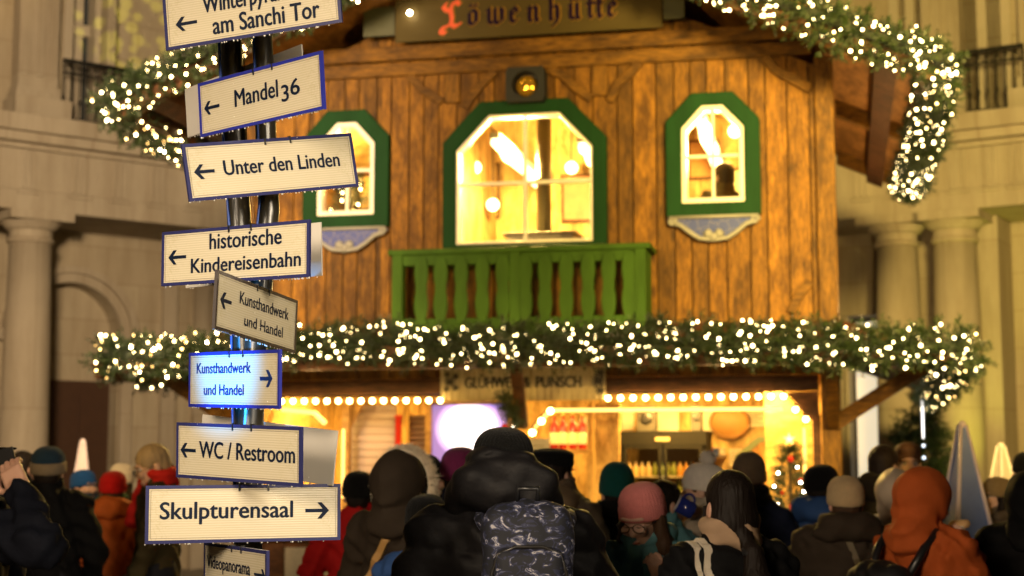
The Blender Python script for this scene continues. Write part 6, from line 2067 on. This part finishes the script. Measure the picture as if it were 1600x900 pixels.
# --- right cluster
Person('person in black beanie and blue jacket turned to the right by the little tree', 1286, 725, 8.6, -52, BLUE, ('beanie', K_BLK), girth=1.12, hairc=H_DARK, skin=SKINF, hood='down', hres=.007)
p = Person('person in beige beanie and dark hooded coat with a bag strap, seen from behind', 1320, 742, 7.3, -4, BRN, ('beanie', K_BEIGE), girth=1.2, puff=.0, hairc=H_BRN, hood='down')
p.drape(line((-.02, 1.44), (.17, .9)), .03, plain('olive_strap', (.10, .075, .035), .6), 'bag_strap')
Person('man with short dark hair and olive hooded jacket turned to his companion', 1381, 692, 9.4, -42, OLIVE, None, hairc=H_DK2, hood=fabric('dark_hood', (.03, .022, .014)), girth=1.12, skin=SKINF, hres=.007)
Person('man with reddish hair facing the camera beside the olive jacket man', 1416, 693, 10.0, 168, BLK_C, None, hairc=H_RED, hair='bushy', skin=SKINF, hres=.007, head=(8, -6))
Person('person in pale quilted jacket with brown hood behind the orange hood', 1400, 738, 8.2, -20, None, None, hairc=H_BRN, jmat=plain('beige_nylon', (.46, .36, .26), .5, vary=.2), puff=.095, hood='up', girth=1.15)
p = Person('person in orange hooded jacket eating in profile, black backpack on', 1440, 736, 6.7, -50, ORANGE2, None, girth=1.10, hood='up', hairc=H_BRN, head=(-8, -12), jres=.012, skin=SKINF,
           arms={1: ((.25, .10, 1.16), (.10, .20, 1.38)), -1: ((-.23, .12, 1.14), (-.05, .22, 1.38))}, hand_kw={1: dict(fdir=(-.3, .2, .5), palm=(-.8, -.2, 0), curl=.7), -1: dict(fdir=(.3, .2, .5), palm=(.8, -.2, 0), curl=.7, side=-1)})
Mo = Matrix.Translation(p.e.location) @ Matrix.Rotation(R(-50), 4, 'Z') @ Matrix.Scale(p.sc, 4)
sn = empty('snack', (0, 0, 0), 0, 'pale bread snack in the hands of the orange hooded person', 'food'); sn.matrix_world = Mo @ Matrix.Translation((.035, .235, 1.475))
k = SDF(.02); k.cone((-.03, 0, 0), (.03, .01, .01), .026, .022); np_mesh('bread', [k.mesh((-.08, -.06, -.06), (.08, .06, .06), .009)], plain('bread_crust', (.50, .30, .12), .7), sn)
MB().lathe([(.012, -.05), (.034, .0), (.032, .0), (.010, -.048)], 12).build('paper_wrap', plain('paper_wrap', (.65, .58, .45), .7), sn, True)
bk2 = empty('backpack', (0, 0, 0), 0, 'slack black backpack on the orange hooded person', 'backpack'); bk2.matrix_world = Mo @ Matrix.Translation((-.02, -.30, 1.13))
k = SDF(.04); k.box((0, 0, -.05), (.15, .10, .22), .07); k.ell((0, -.02, .14), (.15, .11, .06))
k.post.append(lambda P, d: d - .008 * np.sin(P[..., 2] * 30 + 7 * np.sin(P[..., 0] * 14)))
np_mesh('pack_body', [k.mesh((-.22, -.18, -.34), (.22, .16, .26), .012)], plain('black_canvas', (.012, .011, .011), .7, bump=.3), bk2)
MB().box(-.16, .16, -.13, -.115, .08, .105).build('flap_strap', BLACK, bk2)
for s_ in (-1, 1):
    MB().tube([(s_ * .10, .05, .12), (s_ * .125, .15, .25), (s_ * .13, .24, .325), (s_ * .135, .36, .26), (s_ * .145, .46, .05), (s_ * .16, .25, -.12), (s_ * .12, .06, -.2)], .020, 8).build('shoulder_strap', BLACK, bk2, True)
Person('woman in khaki beanie and beige jacket looking left between the pyramids', 1556, 744, 9.6, 118, GREYB, ('beanie', K_KHAKI), hairc=H_DARK, hair='long', skin=SKINF, hood='down', hres=.007, head=(-10, 0))
Person('person in black padded coat cut off by the right edge', 1606, 742, 7.2, -20, BLK_C, None, hood='up', puff=.11, hairc=H_DARK, girth=1.15)
Person('person in dark beanie far behind at the right edge', 1603, 706, 10.5, 20, BLK_C, ('beanie', K_BLK), hairc=H_DARK)
q = CF.world(cx(1130, 300, .75)[0], .75, 0)
p = Person('person in dark olive jacket standing inside behind the right upper window', 1130, 258, q[1], 30, OLIVE, None, 'people inside the upper room', hairc=H_DARK)
zt_ = at(1130, 258, q[1])[2]
p.e.scale = ((zt_ - 2.56) / 1.70,) * 3
p.e.location = (q[0], q[1], 2.56)
